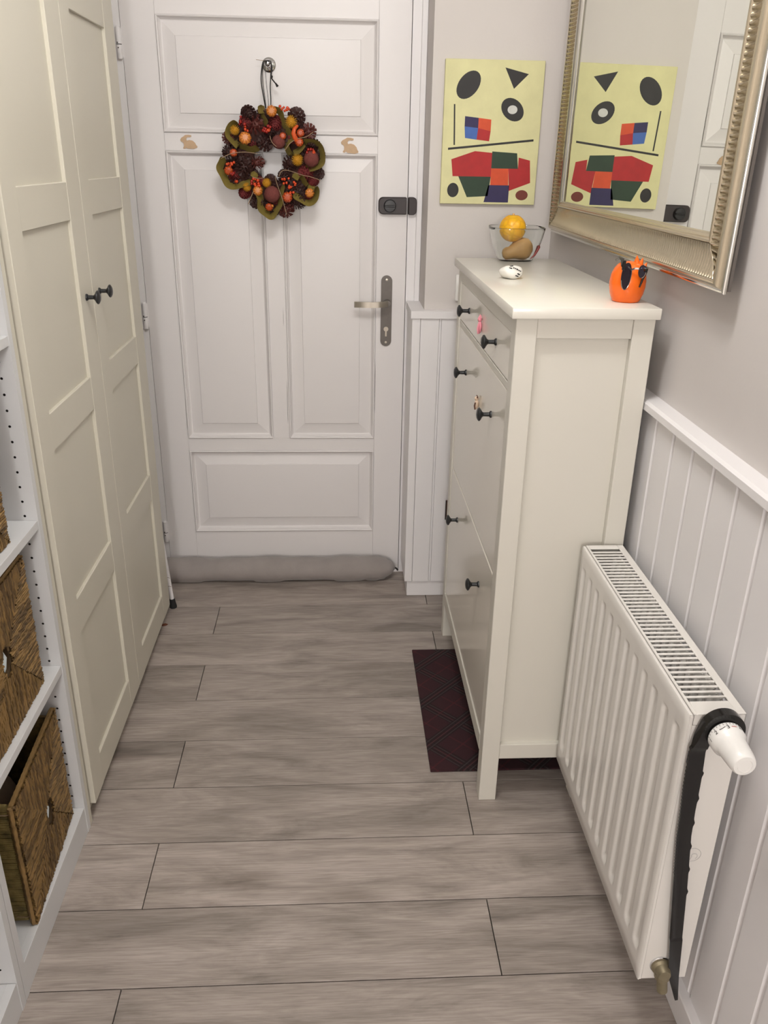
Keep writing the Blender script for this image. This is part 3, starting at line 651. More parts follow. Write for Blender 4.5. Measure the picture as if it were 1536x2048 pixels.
# (x, z, half width) down the hanging blade, and the hook over the valve
arcp = [(TC[0] + .0265 * math.cos(math.radians(a)), TC[2] + .004 + .0265 * math.sin(math.radians(a)), .0075) for a in range(-30, 176, 9)]
BL = [(.2095, .711, .0105), (.2065, .687, .0125), (.208, .642, .0135), (.209, .611, .0135), (.211, .559, .0122), (.2135, .504, .0120), (.2250, .391, .0125), (.237, .269, .0115), (.247, .173, .0100), (.255, .139, .0062), (.263, .105, .0028)]
path = arcp + BL
dense = []
for p, q in zip(path[:-1], path[1:]):
    n_ = max(1, int(math.hypot(q[0] - p[0], q[1] - p[1]) / .0035))
    for i in range(n_): dense.append(tuple(p[k_] + (q[k_] - p[k_]) * i / n_ for k_ in range(3)))
dense.append(path[-1]); nD = len(dense); rings = []
for i, (x, z, hw) in enumerate(dense):
    a = dense[max(0, i - 1)]; b_ = dense[min(nD - 1, i + 1)]; tx, tz = b_[0] - a[0], b_[1] - a[1]; L = math.hypot(tx, tz); nx_, nz_ = -tz / L, tx / L   # normal points to -x on the blade
    low = z < .69 and x < TC[0]
    h2 = hw + (.0010 * (i % 2) if low and z > .42 else 0); h1 = hw + (.0024 * max(0, math.sin(z * 2 * pi / .052)) ** 5 if low and .36 < z < .64 else 0)
    f_ = min(1, max(0, (z - .68) / .03)) if not (i < 12) else 1
    wy = .0016 + (.0085 - .0016) * f_
    cr = .0022 if low else 0
    A = (x + nx_ * h1, z + nz_ * h1); Bq = (x - nx_ * h2, z - nz_ * h2); Cm = (x, z)
    rings.append([(A[0], YS - wy + cr, A[1]), (Cm[0], YS - wy, Cm[1]), (Bq[0], YS - wy + cr, Bq[1]), (Bq[0], YS + wy + cr, Bq[1]), (Cm[0], YS + wy, Cm[1]), (A[0], YS + wy + cr, A[1])])
MB().loft(rings).build('blade', 'plastic_black', sh, 35)

# ------------------------------------------------------------------ mirror
mr = thing('wall_mirror', (.30, .37, 1.335), 'large wall mirror in a ribbed champagne frame above the shoe cabinet', 'mirror')
S_, T_ = .008476, .01105
def mp(y, z, h): # point on the mirror, h = height above the glass
    return (.30688 + S_ * (y - .4) + T_ * (z - 1.6) - h, y, z)
MY0, MY1, MZ0, MZ1 = -.266, 1.012, 1.336, 2.245
IN = .094
obead = [(.004, -.004), (0, .000), (.000, .004), (.0015, .0060), (.0040, .0066), (.0065, .0056)]
prof = [(.0065, .0056), (.0080, .0068), (.0110, .0130), (.0145, .0172), (.0175, .0184), (.0200, .0180), (.0215, .0168)]
ribp = [(.0220, .0165), (.028, .0140), (.036, .0108), (.044, .0088), (.052, .0078), (.060, .0076), (.068, .0080), (.0755, .0088)]
inp = [(.0755, .0075), (.0775, .0105), (.0800, .0112), (.0830, .0100), (.0840, .0088), (.0860, .0094), (.0890, .0075), (.0935, .0005), (.0940, -.004)]
def member(kind):
    if kind in 'bt': L0, L1 = MY0, MY1
    else: L0, L1 = MZ0, MZ1
    Lh = L1 - L0
    def pt(s, t, h):
        s = max(t, min(Lh - t, s))
        if kind == 'b': return mp(MY0 + s, MZ0 + t, h)
        if kind == 't': return mp(MY0 + s, MZ1 - t, h)
        if kind == 'n': return mp(MY0 + t, MZ0 + s, h)
        return mp(MY1 - t, MZ0 + s, h)
    fr = MB().loft([[pt(s, t, h) for t, h in prof] for s in (0, Lh)], False).build('frame_moulding', 'champ', mr, 40)
    MB().loft([[pt(s, t, h) for t, h in obead] for s in (0, Lh)], False).build('outer_bead', 'silver', fr, 40)
    MB().loft(rib_rows(pt, Lh), False).build('ribbed_cove', 'champ', fr, 60)
    MB().loft([[pt(s, t, h) for t, h in inp] for s in (0, Lh)], False).build('inner_bead', 'silver' if kind == 'f' else 'champ', fr, 40)  # silver on the far bead alone puts its lamp glint into the colour
def rib_rows(pt, Lh):
    nr = int(Lh / .0107); rows = []; t_all = ribp
    for i in range(nr * 6 + 1):
        s = Lh * i / (nr * 6); c = math.cos(2 * pi * i / 6); a = .0036 * (abs(c) ** .6 * (1 if c > 0 else -1)) - .0016
        rows.append([pt(s, t, h + (a if 0 < j < len(t_all) - 1 else a * .25)) for j, (t, h) in enumerate(t_all)])
    return rows
for kd in 'btnf': member(kd)
gi = .0925
MB().add([mp(MY0 + gi, MZ0 + gi, 0), mp(MY1 - gi, MZ0 + gi, 0), mp(MY1 - gi, MZ1 - gi, 0), mp(MY0 + gi, MZ1 - gi, 0), mp(MY0 + gi, MZ0 + gi, -.004), mp(MY1 - gi, MZ0 + gi, -.004), mp(MY1 - gi, MZ1 - gi, -.004), mp(MY0 + gi, MZ1 - gi, -.004)], [(0, 1, 2, 3), (4, 5, 6, 7), (0, 1, 5, 4), (1, 2, 6, 5), (2, 3, 7, 6), (3, 0, 4, 7)]).build('glass', 'mirror', mr, 0)
MB().loft([[mp(MY0 + .004, MZ0 + .004, -.0045), mp(MY1 - .004, MZ0 + .004, -.0045), mp(MY1 - .004, MZ1 - .004, -.0045), mp(MY0 + .004, MZ1 - .004, -.0045)], [mp(MY0 + .004, MZ0 + .004, -.010), mp(MY1 - .004, MZ0 + .004, -.010), mp(MY1 - .004, MZ1 - .004, -.010), mp(MY0 + .004, MZ1 - .004, -.010)]]).build('backing', 'plate', mr, 0)

# ------------------------------------------------------------------ painting (generic abstract stand-in)
pc = thing('painting', (.114, YB, 1.41), 'small unframed abstract painting in pale yellow with dark and red shapes', 'painting')
PX0, PX1, PZ0, PZ1 = -.0365, .264, 1.409, 1.8135; PYF = 1.1
MB().box(PX0, PX1, PYF, YB - .0005, PZ0, PZ1, .0012).build('canvas', 'canvas', pc)
def pshape(poly, m_, lay=1):
    pts = [(PX0 + (PX1 - PX0) * u, PZ1 - (PZ1 - PZ0) * v) for u, v in poly]
    MB().prism(pts, 'y', PYF, PYF - .00025 * lay).build('painted_shape', m_, pc, 0)
def ell(u, v, a, b, rot=0, n=28):
    c, s = math.cos(rot), math.sin(rot); out = []
    for i in range(n):
        q = 2 * pi * i / n; x, y = a * math.cos(q), b * math.sin(q) * .745; out.append((u + x * c - y * s, v + (x * s + y * c)))
    return out
pshape(ell(.24, .17, .13, .11, -.5), 'p_black'); pshape(ell(.70, .33, .12, .10, .3), 'p_black'); pshape(ell(.70, .33, .05, .04), 'p_grey', 2)
pshape([(.60, .05), (.84, .09), (.70, .19)], 'p_black')
pshape([(.22, .38), (.36, .39), (.36, .46), (.22, .45)], 'p_navy'); pshape([(.36, .39), (.49, .40), (.49, .48), (.36, .46)], 'p_orange'); pshape([(.22, .45), (.36, .46), (.35, .54), (.23, .53)], 'p_blue'); pshape([(.36, .46), (.49, .48), (.48, .55), (.35, .54)], 'p_red')
pshape([(.06, .60), (.94, .53), (.94, .545), (.06, .615)], 'p_black'); pshape([(.10, .30), (.115, .30), (.13, .58), (.115, .58)], 'p_black')
pshape([(.10, .68), (.34, .62), (.52, .63), (.52, .80), (.12, .80)], 'p_red'); pshape([(.52, .62), (.78, .63), (.80, .74), (.52, .74)], 'p_green'); pshape([(.80, .66), (.92, .68), (.94, .84), (.72, .90), (.70, .74), (.80, .74)], 'p_red')
pshape([(.52, .74), (.70, .74), (.71, .86), (.52, .86)], 'p_orange'); pshape([(.18, .80), (.52, .80), (.50, .94), (.28, .95)], 'p_green'); pshape([(.50, .86), (.72, .86), (.72, .985), (.46, .985)], 'p_navy'); pshape(ell(.13, .90, .06, .07), 'p_black'); pshape(ell(.86, .93, .065, .05), 'p_rust')

# ------------------------------------------------------------------ wall fittings
sw = thing('light_switch', (.07, YB, 1.15), 'white light switch on the back wall, mostly hidden by the cabinet', 'light switch')
B('plate', 'plastic_white', sw, .0275, .1085, YB - .011, YB - .0003, 1.107, 1.191, .002, 2); B('rocker', 'plastic_white', sw, .043, .094, YB - .0145, YB - .0112, 1.122, 1.176, .001)
so = thing('wall_plate', (.05, 1.09, .36), 'narrow dark brown plate on the wainscot at the cabinet edge', 'plate')
B('plate', 'brown', so, .0275, .062, 1.082, 1.0905, .327, .399, .001); B('rim', 'lock', so, .0265, .030, 1.0795, 1.0818, .325, .401, .0005)

# ------------------------------------------------------------------ things on the cabinet
ZT = 1.2702
# glass bowl
BX, BY = .156, .818
def sq(r, z, e=3.6, n=40):
    out = []
    for i in range(n):
        a = 2 * pi * i / n; c, s = math.cos(a), math.sin(a); k_ = r / (abs(c) ** e + abs(s) ** e) ** (1 / e); out.append((BX + c * k_, BY + s * k_, z))
    return out
rings = [sq(.040, ZT), sq(.046, ZT + .0012), sq(.050, ZT + .005), sq(.058, ZT + .022), sq(.066, ZT + .045), sq(.0725, ZT + .068), sq(.0765, ZT + .086), sq(.0775, ZT + .0915), sq(.0768, ZT + .0930), sq(.0758, ZT + .0922), sq(.0745, ZT + .086), sq(.0705, ZT + .068), sq(.064, ZT + .045), sq(.056, ZT + .022), sq(.048, ZT + .0055), sq(.040, ZT + .003)]
tag(MB().loft(rings).build('glass_bowl', 'glass', smooth=40, origin=(BX, BY, ZT)), 'clear square glass bowl of gourds on the shoe cabinet', 'bowl')
yg = thing('yellow_gourd', (.140, .803, 1.321), 'round yellow gourd on top in the glass bowl', 'gourd')
rings = []
for i in range(17):
    t = pi * i / 16; rr = max(math.sin(t), .01); ring = []
    for q in range(48):
        a = 2 * pi * q / 48; f = 1 + .022 * abs(math.cos(a * 5)) * math.sin(t); ring.append((.141 + .0375 * f * rr * math.cos(a), .803 + .0375 * f * rr * math.sin(a), 1.3600 - .0375 * math.cos(t) * (1 - .06 * (1 if i > 14 else 0))))
    rings.append(ring)
MB().loft(rings).build('skin', 'gourd', yg, 60); MB().lathe([(.004, 0), (.003, .004), (.0001, .005)], (.141, .803, 1.3955), n=8).build('stem', 'tan', yg)
tgd = thing('tan_gourd', (.175, .81, ZT + .006), 'pear shaped tan gourd lying at the bottom of the glass bowl', 'gourd')
MB().tube([(.113, .790, ZT + .022), (.116, .790, ZT + .0225), (.124, .791, ZT + .0225), (.135, .792, ZT + .024), (.147, .795, ZT + .028), (.161, .80, ZT + .0335), (.176, .803, ZT + .0355), (.190, .806, ZT + .0365), (.199, .808, ZT + .038), (.203, .809, ZT + .0385)], [.003, .011, .0165, .0165, .0205, .0280, .0300, .0262, .0160, .003], 22).build('skin', 'tan', tgd, 60)
rc = thing('dried_chilli', (.205, .8, ZT + .01), 'dark red dried chilli behind the tan gourd in the bowl', 'chilli')
MB().tube([(.192, .770, ZT + .009), (.203, .771, ZT + .020), (.2095, .772, ZT + .033), (.2135, .773, ZT + .043), (.2155, .773, ZT + .048)], [.001, .0035, .005, .006, .0015], 8).build('pod', 'redleaf', rc); MB().tube([(.2155, .773, ZT + .047), (.217, .773, ZT + .053)], .0012, 6).build('stalk', 'redleaf', rc)
# pebble
st = thing('white_pebble', (.066, .415, ZT), 'lumpy white stone with black markings on the cabinet top', 'stone')
rings = []
for i in range(13):
    t = pi * i / 12; rr = max(math.sin(t), .02); ring = []
    for q in range(24):
        a = 2 * pi * q / 24; f = 1 + .07 * math.sin(3 * a + 1) * rr + .05 * math.sin(5 * a + i * .8); zz = .0145 - .0160 * math.cos(t); zz = max(.0003, zz + .004 * math.sin(a * 2 + .6) * rr)
        ring.append((.066 + .029 * f * rr * math.cos(a), .418 + .024 * f * rr * math.sin(a), ZT + zz))
    rings.append(ring)
MB().loft(rings).build('body', 'stone', st, 70)
m = MB()
for (u, v, a, L) in ((.074, .0258, -.35, .012), (.083, .0215, -.5, .012), (.078, .0085, -.4, .008), (.066, .0300, .1, .009), (.062, .0265, -.2, .006), (.082, .0130, -.6, .006)):
    for kq in range(3):
        x = u + (kq - 1) * L * .33; z = v + (kq - 1) * math.tan(a) * L * .3
        xx = (x - .066) / .029; zz = (z - .0145) / .0160; dd = 1 - xx * xx - zz * zz; yy = .418 - .024 * math.sqrt(max(.02, dd)) * 1.03
        m.ball((x, yy, ZT + z), .0022, .0012, .0014, 6, 4)
m.build('black_marks', 'ink', st)
# orange spectacles holder
eg = thing('glasses_holder', (.246, .080, ZT), 'orange egg shaped spectacles holder with a small crest', 'glasses holder')
prof = [(.0001, 0), (.026, 0), (.0285, .0015), (.0300, .005), (.0345, .016), (.0372, .030), (.0375, .042), (.0355, .055), (.0310, .066), (.0245, .0745), (.0185, .079), (.0001, .082)]
MB().lathe(prof, (.246, .080, ZT), n=36).build('body', 'orange_gl', eg, 60)
for dx, hh, ln in ((.012, .094, -.1), (.0185, .0895, .25), (.0245, .082, .5)):
    MB().lathe([(.0065, 0), (.0055, .007), (.0028, .014), (.0003, .019)], (.246 + dx, .074, ZT + hh - .019), (ln, -.1, 1), 12).build('crest', 'orange_gl', eg)
# sunglasses
sg = thing('sunglasses', (.236, .04, ZT + .05), 'dark rimless sunglasses resting on the orange holder', 'sunglasses')
def lens(cx_, cz_, y_, a, b, yaw):
    out = []
    for i in range(24):
        q = 2 * pi * i / 24; u, v = a * math.cos(q), b * math.sin(q) + .15 * a * math.cos(q)
        if v > 0: v *= .85
        out.append((cx_ + u * math.cos(yaw), y_ + u * math.sin(yaw), cz_ + v))
    return out
for (cx_, cz_, y_, a, b, yw) in ((.2275, ZT + .058, .0385, .0140, .0290, .50), (.2595, ZT + .0665, .040, .0085, .014, -.75)):
    o_ = lens(cx_, cz_, y_, a, b, yw); nrm = Vector((-math.sin(yw), math.cos(yw), 0)) * .0014
    MB().loft([o_, [(p[0] + nrm.x, p[1] + nrm.y, p[2]) for p in o_]]).build('lens', 'lens', sg)
    MB().tube([o_[i % 24] for i in (range(13, 26) if a > .01 else range(18, 24))], .0006, 5).build('lens_rim', 'steel', sg)
MB().tube([(.2375, .044, ZT + .068), (.243, .0365, ZT + .0715), (.249, .0355, ZT + .0715), (.254, .041, ZT + .069)], .0022, 8).build('bridge', 'chrome', sg)
MB().tube([(.2155, .031, ZT + .078), (.2185, .048, ZT + .087), (.2240, .085, ZT + .088), (.226, .110, ZT + .080)], [.0045, .0035, .0026, .0026], 8).build('temple', 'plastic_black', sg)
MB().tube([(.2655, .036, ZT + .073), (.266, .040, ZT + .064), (.2625, .040, ZT + .050), (.2585, .0415, ZT + .034)], [.0045, .0042, .0024, .0018], 8).build('temple', 'plastic_black', sg)
MB().box(.2135, .2205, .0290, .0335, ZT + .069, ZT + .088, .001).build('hinge_block', 'plastic_black', sg)

# ------------------------------------------------------------------ magnets on the cabinet fronts
def magnet(name, y, z, h, m1, m2, label):
    o = thing(name, (.0, y, z), label, 'magnet', None)
    s_ = h / .046
    MB().ball((-.0015, y, z - .004 * s_), .0055, .0105 * s_, .0165 * s_, 14, 9).build('body', m1, o)
    MB().ball((-.002, y + .001, z + .0155 * s_), .0055, .0085 * s_, .0075 * s_, 12, 8).build('head', m1, o)
    for q in (-1, 1): MB().lathe([(.003 * s_, 0), (.0016 * s_, .006 * s_), (.0002, .008 * s_)], (-.001, y + q * .0052 * s_, z + .019 * s_), (0, q * .25, 1), 8).build('ear', m2, o)
    MB().tube([(-.006, y - .008 * s_, z + .004 * s_), (-.0082, y - .011 * s_, z - .006 * s_), (-.006, y - .010 * s_, z - .019 * s_)], .0024 * s_, 7).build('arm', m2, o)
magnet('figure_magnet', .425, 1.153, .046, 'pink', 'pink', 'small pink figure magnet on the top drawer front')
magnet('figure_magnet', .400, .957, .036, 'peach', 'brown', 'small brown and peach figure magnet on the upper flap')

# ------------------------------------------------------------------ rabbits on the door
rab = [(-.027, .006), (-.023, .012), (-.016, .016), (-.010, .0205), (0, .0210), (.0085, .0200), (.0090, .0160), (.0040, .0140), (-.0045, .0135), (-.0080, .0085), (-.0060, .0035), (.0020, .0058), (.0120, .0040), (.0195, -.0020), (.0230, -.0090), (.0265, -.0125), (.0260, -.0165), (.0215, -.0180), (.0160, -.0205), (.0030, -.0205), (-.0060, -.0200), (-.0110, -.0165), (-.0120, -.0205), (-.0185, -.0205), (-.0190, -.0175), (-.0160, -.0130), (-.0165, -.0050), (-.0200, -.0005), (-.0250, .0010)]
def rabbit(cx_, cz_, s_, rot, label):
    c, s = math.cos(rot), math.sin(rot); pts = [(cx_ + s_ * (x * c - z * s), cz_ + s_ * (x * s + z * c)) for x, z in rab]
    tag(MB().prism(pts, 'y', YD - .0002, YD - .0032).build('wooden_rabbit', 'rabbit', None, 0, origin=(cx_, YD, cz_)), label, 'ornament', 'flat wooden rabbits on the door rail')
rabbit(-.841, 1.5755, 1.0, 0, 'flat wooden rabbit cutout on the door rail, nearer the hinges')
rabbit(-.318, 1.5735, 1.12, -.10, 'flat wooden rabbit cutout on the door rail, nearer the door lock')

# ------------------------------------------------------------------ pole and leaf
pl = thing('white_pole', (-.975, 1.035, 0), 'thin white pole with a black rubber foot leaning behind the wardrobe', 'pole')
pa, pb = Vector((-.9745, 1.030, .030)), Vector((-1.032, 1.045, .80))
MB().tube([pa, pa.lerp(pb, .5), pb], .0075, 14).build('shaft', 'trim_white', pl); MB().lathe([(.0001, -.031), (.0125, -.0305), (.0135, -.026), (.0115, -.012), (.0105, .004), (.0080, .006)], pa, (pb - pa), 16).build('rubber_foot', 'tip', pl)
q_ = (pb - pa).normalized()
for d_ in (.06, .095): MB().tube([pa + q_ * d_ + Vector((-.006, -.0062, 0)), pa + q_ * (d_ + .002) + Vector((.001, -.0078, 0)), pa + q_ * (d_ - .002) + Vector((.006, -.005, 0))], .0008, 5).build('stain', 'tape', pl)
lf = [(-.994, .898), (-.987, .904), (-.978, .908), (-.970, .905), (-.974, .899), (-.984, .895)]
tag(MB().loft([[(x, y_, .0006) for x, y_ in lf], [(x, y_, .0030 + .002 * math.sin(i)) for i, (x, y_) in enumerate(lf)]]).build('dry_leaf', 'leafbrown', None, 0, origin=(-.982, .902, .0006)), 'tiny dry brown leaf on the floor by the wardrobe foot', 'leaf')

# ------------------------------------------------------------------ hook and wreath
def wp(u, v, y=1.235): return Vector((-.568 + (u - 720) * .0002853, y, 1.523 - (v - 1320) * .000264))
hk = thing('door_hook', tuple(wp(700, 262, YD)), 'chrome knob hook on the upper door panel', 'hook')
hc = wp(700, 262, YD + .001)
MB().lathe([(.0001, 0), (.0215, 0), (.0215, .003), (.018, .006), (.009, .009), (.008, .020), (.0001, .021)], hc, (0, -1, 0), 28).build('base', 'chrome', hk)
MB().ball((hc.x - .002, hc.y - .030, hc.z + .002), .0115, .0105, .0115, 18, 12).build('knob', 'chrome', hk)
wr = thing('wreath', tuple(wp(720, 1320, 1.27)), 'round autumn wreath of pine cones, berries and olive felt', 'wreath')
m = MB(); C0 = wp(720, 1320, 1.262); rings = []
for i in range(49):
    a = 2 * pi * i / 48; c = C0 + Vector((math.cos(a) * .098, 0, math.sin(a) * .098)); rd_ = Vector((math.cos(a), 0, math.sin(a)))
    rings.append([c + rd_ * math.cos(2 * pi * q / 14) * .038 * R.uniform(.93, 1.05) + Vector((0, 1, 0)) * math.sin(2 * pi * q / 14) * .033 for q in range(14)])
m.loft(rings, True, False, False).build('base_ring', 'moss', wr, 60)
# pine cone prototypes: spiral scales on a core
def cone_mesh(nm, m_, n=58, elong=1.15, sl=.34):
    m = MB(); m.ball((0, 0, 0), .56, .56, .56 * elong, 12, 8)
    for i in range(n):
        t = (i + .5) / n; ph = math.acos(1 - 2 * t); a = i * 2.39996; d = Vector((math.sin(ph) * math.cos(a), math.sin(ph) * math.sin(a), math.cos(ph) * elong)); d.normalize()
        c = Vector((d.x * .62, d.y * .62, d.z * .62 * elong)); up = Vector((0, 0, 1)); tn = up.cross(d)
        if tn.length < .05: tn = Vector((1, 0, 0))
        tn.normalize(); bt = d.cross(tn).normalized(); o = (d + bt * .35).normalized(); w_ = .17
        p = [c - tn * w_ * .5 - bt * .03, c + tn * w_ * .5 - bt * .03, c + o * sl + tn * w_, c + o * (sl + .06), c + o * sl - tn * w_]
        m.loft([[q + bt * .035 for q in p], [q - bt * .045 for q in p]])
    o = m.build(nm, m_, None, 0); COL.objects.unlink(o); return o
pcA = cone_mesh('pine_cone', 'cone', 46, 1.15, .42); pcB = cone_mesh('pine_cone', 'cone_dark', 64, 1.3, .34); pcC = cone_mesh('pine_cone', 'wine', 90, 1.2, .16)
def put(o, u, v, s, y=1.232, rot=None, sc=None):
    c = cp(o, wr, wp(u, v, y) - wl(wr), rot or (R.uniform(-.6, .6) + pi / 2, R.uniform(-.5, .5), R.uniform(0, 6)), sc or (s * .000285,) * 3); return c
for u, v, s, o in ((475, 800, 88, pcB), (555, 915, 105, pcA), (240, 1070, 70, pcA), (400, 1390, 108, pcB), (385, 1300, 85, pcB), (555, 1340, 72, pcA), (250, 1215, 82, pcB), (640, 1120, 92, pcB), (1000, 830, 105, pcB), (1130, 985, 88, pcA), (930, 1330, 92, pcB), (1100, 1440, 110, pcC), (1235, 1450, 72, pcB), (850, 1490, 78, pcB), (690, 1545, 78, pcB), (395, 1680, 88, pcC), (520, 1790, 78, pcB), (858, 1870, 90, pcA), (990, 1770, 96, pcB), (770, 900, 98, pcC), (820, 1090, 86, pcB), (440, 900, 86, pcC), (1180, 1540, 72, pcC), (560, 1560, 78, pcC), (1190, 1130, 70, pcB), (800, 1590, 76, pcB), (960, 1060, 76, pcC), (700, 1000, 76, pcB), (980, 1600, 84, pcB), (290, 1480, 80, pcC)):
    put(o, u, v, s * 1.0)
for u, v, s_, o in ((225, 1395, 84, pcB), (280, 1545, 84, pcB), (1225, 1240, 84, pcB), (1165, 1345, 92, pcB), (690, 1870, 88, pcB), (1130, 1710, 92, pcC), (325, 1010, 88, pcB), (640, 1800, 80, pcB), (760, 1790, 84, pcC), (1010, 940, 90, pcB), (330, 1120, 92, pcB), (620, 830, 88, pcB), (860, 960, 84, pcB), (1060, 1240, 92, pcB), (470, 1500, 90, pcB), (900, 1680, 90, pcB), (480, 1130, 88, pcC), (1010, 1500, 90, pcC), (740, 1820, 70, pcB), (1090, 1640, 84, pcB)):
    put(o, u, v, s_, 1.246)
def fib(nm, m_, u, v, r, y=1.215, sq_=1.0): c = wp(u, v, y); return MB().ball(c, r * .000285, r * .000285 * .95, r * .000285 * sq_, 18, 12).build(nm, m_, wr)
fib('burgundy_ball', 'ball', 1160, 1290, 86, 1.205); fib('burgundy_ball', 'ball', 710, 1695, 90, 1.205); fib('burgundy_ball', 'ball', 800, 1105, 74, 1.212)
# spiky yellow flowers
def spiky():
    m = MB(); m.ball((0, 0, 0), .62, .62, .62, 12, 8)
    for i in range(110):
        t = (i + .5) / 110; ph = math.acos(1 - 2 * t); a = i * 2.39996; d = Vector((math.sin(ph) * math.cos(a), math.sin(ph) * math.sin(a), math.cos(ph)))
        m.tube([d * .5, d * 1.0], [.07, .012], 4)
    o = m.build('dried_flower', 'flower', None, 0); COL.objects.unlink(o); return o
sp = spiky()
for u, v, s in ((325, 985, 58), (945, 885, 72), (1005, 1300, 70), (430, 1615, 52), (655, 1565, 54)): put(sp, u, v, s, 1.205)
# mini pumpkins
def pumpkin(m_):
    m = MB(); rings = []
    for i in range(13):
        t = pi * i / 12; ring = []
        for q in range(40):
            a = 2 * pi * q / 40; f = .80 + .20 * abs(math.sin(a * 4.5)) ** .6; rr = max(math.sin(t), .02) * f; ring.append((rr * math.cos(a), rr * math.sin(a), -.72 * math.cos(t) * (1 if .3 < t < 2.84 else .86)))
        rings.append(ring)
    m.loft(rings); o = m.build('mini_pumpkin', m_, None, 60); COL.objects.unlink(o); return o
pk = pumpkin('pumpkin'); pk2 = pumpkin('pumpkin_red')
for u, v, s, o in ((435, 1072, 72, pk), (550, 1655, 58, pk), (672, 1842, 46, pk2), (1135, 1672, 54, pk), (735, 775, 62, pk), (235, 1435, 52, pk2), (882, 1725, 62, pk2), (850, 1040, 40, pk2), (1045, 1005, 46, pk2), (300, 1235, 44, pk2), (1030, 1105, 50, pk2)):
    put(o, u, v, s, 1.203, (pi / 2 + R.uniform(-.35, .35), R.uniform(-.3, .3), 0))
MB().tube([wp(1015, 925, 1.205), wp(980, 960, 1.198), wp(968, 1010, 1.196), wp(985, 1060, 1.198), wp(1010, 1100, 1.203)], [.004, .0062, .0075, .0085, .007], 12).build('curved_gourd', 'gourd_orange', wr)
# berry clusters
def berries(u, v, n, sp_, m_, r=16):
    m = MB()
    for i in range(n):
        c = wp(u + R.uniform(-sp_, sp_), v + R.uniform(-sp_, sp_), 1.198 + R.uniform(-.006, .006)); m.ball(c, r * .000285 * R.uniform(.8, 1.15), n=8, m=6)
    c = wp(u, v, 1.21); m.tube([c, c + Vector((0, -.012, 0))], .001, 5)
    m.build('berry_cluster', m_, wr, 60)
for u, v, n, s_, mm in ((400, 880, 5, 45, 'berry_red'), (445, 965, 3, 28, 'berry'), (675, 965, 8, 38, 'berry_red'), (690, 990, 4, 24, 'berry'), (265, 1375, 7, 45, 'berry'), (285, 1450, 4, 30, 'berry_red'), (310, 1545, 3, 18, 'berry'), (540, 1560, 8, 42, 'berry'), (1150, 1215, 6, 38, 'berry_red'), (1190, 1215, 6, 34, 'berry'), (880, 1560, 6, 50, 'berry'), (945, 1600, 6, 48, 'berry'), (860, 740, 5, 32, 'berry'), (905, 760, 3, 24, 'berry'), (700, 1815, 2, 16, 'pumpkin'), (930, 1690, 3, 24, 'berry'), (510, 1555, 4, 26, 'berry_red')):
    berries(u, v, n, s_, mm)
# olive felt band
def smooth_path(pts, n=6):
    out = []
    P = [pts[0]] + list(pts) + [pts[-1]]
    for i in range(1, len(P) - 2):
        p0, p1, p2, p3 = [Vector(q) for q in P[i - 1:i + 3]]
        for k_ in range(n):
            t = k_ / n; out.append(.5 * ((2 * p1) + (-p0 + p2) * t + (2 * p0 - 5 * p1 + 4 * p2 - p3) * t * t + (-p0 + 3 * p1 - 3 * p2 + p3) * t ** 3))
    out.append(Vector(P[-2])); return out
felt = [[(640, 715), (625, 790), (650, 880), (670, 930)], [(360, 915), (280, 940), (265, 1040), (330, 1140), (430, 1180), (520, 1195), (580, 1185)], [(190, 1290), (155, 1350), (150, 1440), (205, 1560), (300, 1612), (430, 1560), (520, 1510), (500, 1440)], [(730, 745), (810, 775), (850, 880), (925, 1040), (890, 1140), (915, 1235), (1000, 1210), (1090, 1105), (1200, 1115), (1280, 1200), (1270, 1320), (1180, 1392), (1090, 1380)], [(940, 1480), (1030, 1500), (1110, 1590), (1205, 1630), (1205, 1720), (1110, 1785), (1010, 1725), (960, 1670)], [(590, 1610), (570, 1700), (575, 1790), (600, 1890), (680, 1945), (745, 1895), (790, 1790), (812, 1670), (830, 1560)]]
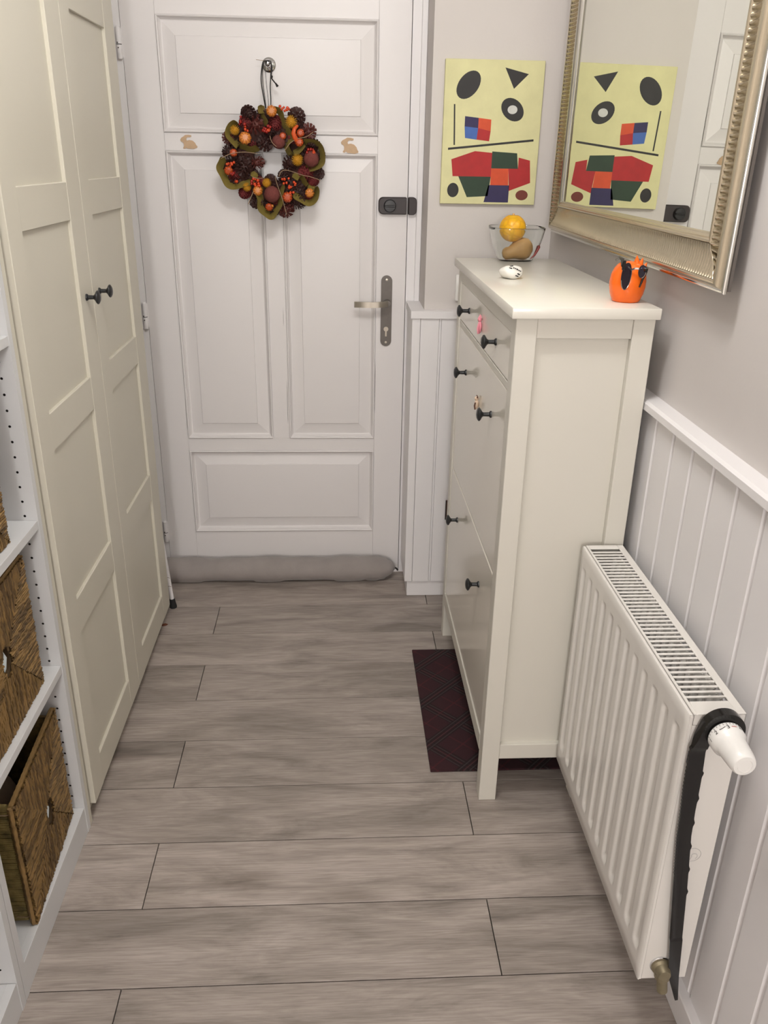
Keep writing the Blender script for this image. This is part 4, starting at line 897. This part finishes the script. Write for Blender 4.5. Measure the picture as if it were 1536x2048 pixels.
for kf, pth in enumerate(felt):
    P = smooth_path([wp(u, v, 1.21) for u, v in pth], 8); rings = []
    for i, p in enumerate(P):
        t = (P[min(i + 1, len(P) - 1)] - P[max(i - 1, 0)]).normalized(); nn = Vector((t.z, 0, -t.x))
        if nn.dot(p - C0) < 0: nn = -nn
        e = min(1, .35 + .18 * min(i, len(P) - 1 - i)); wv = .5 + .5 * math.sin(i * .45 + kf)
        o_ = p + nn * (.0075 + .004 * wv) * e + Vector((0, -.010 - .006 * wv, 0)); n_ = p - nn * (.0065 + .003 * (1 - wv)) * e + Vector((0, .020, 0)); mdl = (o_ + n_) / 2 + nn * .003 + Vector((0, -.003, 0))
        off = (nn * .4 + Vector((0, -1, 0))).normalized() * .0016
        rings.append([o_ + off, mdl + off, n_ + off, n_ - off, mdl - off, o_ - off])
    MB().loft(rings).build('felt_ribbon', 'felt', wr, 50)
for pth in ([(165, 1300), (250, 1255), (340, 1232), (450, 1226), (570, 1240)], [(870, 1200), (930, 1120), (1010, 1070), (1110, 1045), (1190, 990)], [(795, 1490), (830, 1430), (900, 1420), (1060, 1470), (1160, 1490), (1260, 1525)], [(755, 1490), (770, 1570), (810, 1690), (840, 1800), (870, 1925)], [(505, 1660), (470, 1740), (440, 1810)], [(710, 1040), (730, 1110), (780, 1160)], [(500, 1500), (560, 1515), (620, 1510)]):
    MB().tube(smooth_path([wp(u, v, 1.194) for u, v in pth]), .0011, 6).build('twine', 'twine', wr)
for pth, rr in (([(690, 232), (650, 245), (630, 330), (622, 450), (640, 600), (662, 740)], .0018), ([(700, 228), (662, 250), (640, 330), (640, 470), (655, 620), (668, 740)], .0012), ([(690, 232), (672, 300), (676, 450), (690, 620), (700, 745)], .0008), ([(700, 232), (735, 250), (728, 380), (718, 520), (722, 640), (718, 745)], .0017), ([(728, 250), (742, 300), (732, 400), (760, 450), (800, 495)], .0020)):
    n_ = len(pth); MB().tube(smooth_path([wp(u, v, 1.262 - .022 * i / (n_ - 1)) for i, (u, v) in enumerate(pth)]), rr, 7).build('hanging_cord', 'cord', wr)
MB().tube([wp(570, 222, 1.262), wp(620, 228, 1.262), wp(690, 232, 1.262)], .0007, 5).build('hanging_cord', 'twine', wr)
MB().ball(wp(735, 400, 1.255), .0042, .004, .0045, 10, 7).build('cord_knot', 'cord', wr); MB().lathe([(.002, 0), (.0042, .012), (.0001, .013)], wp(775, 465, 1.252), (.55, 0, -.8), 10).build('tassel', 'cord', wr)
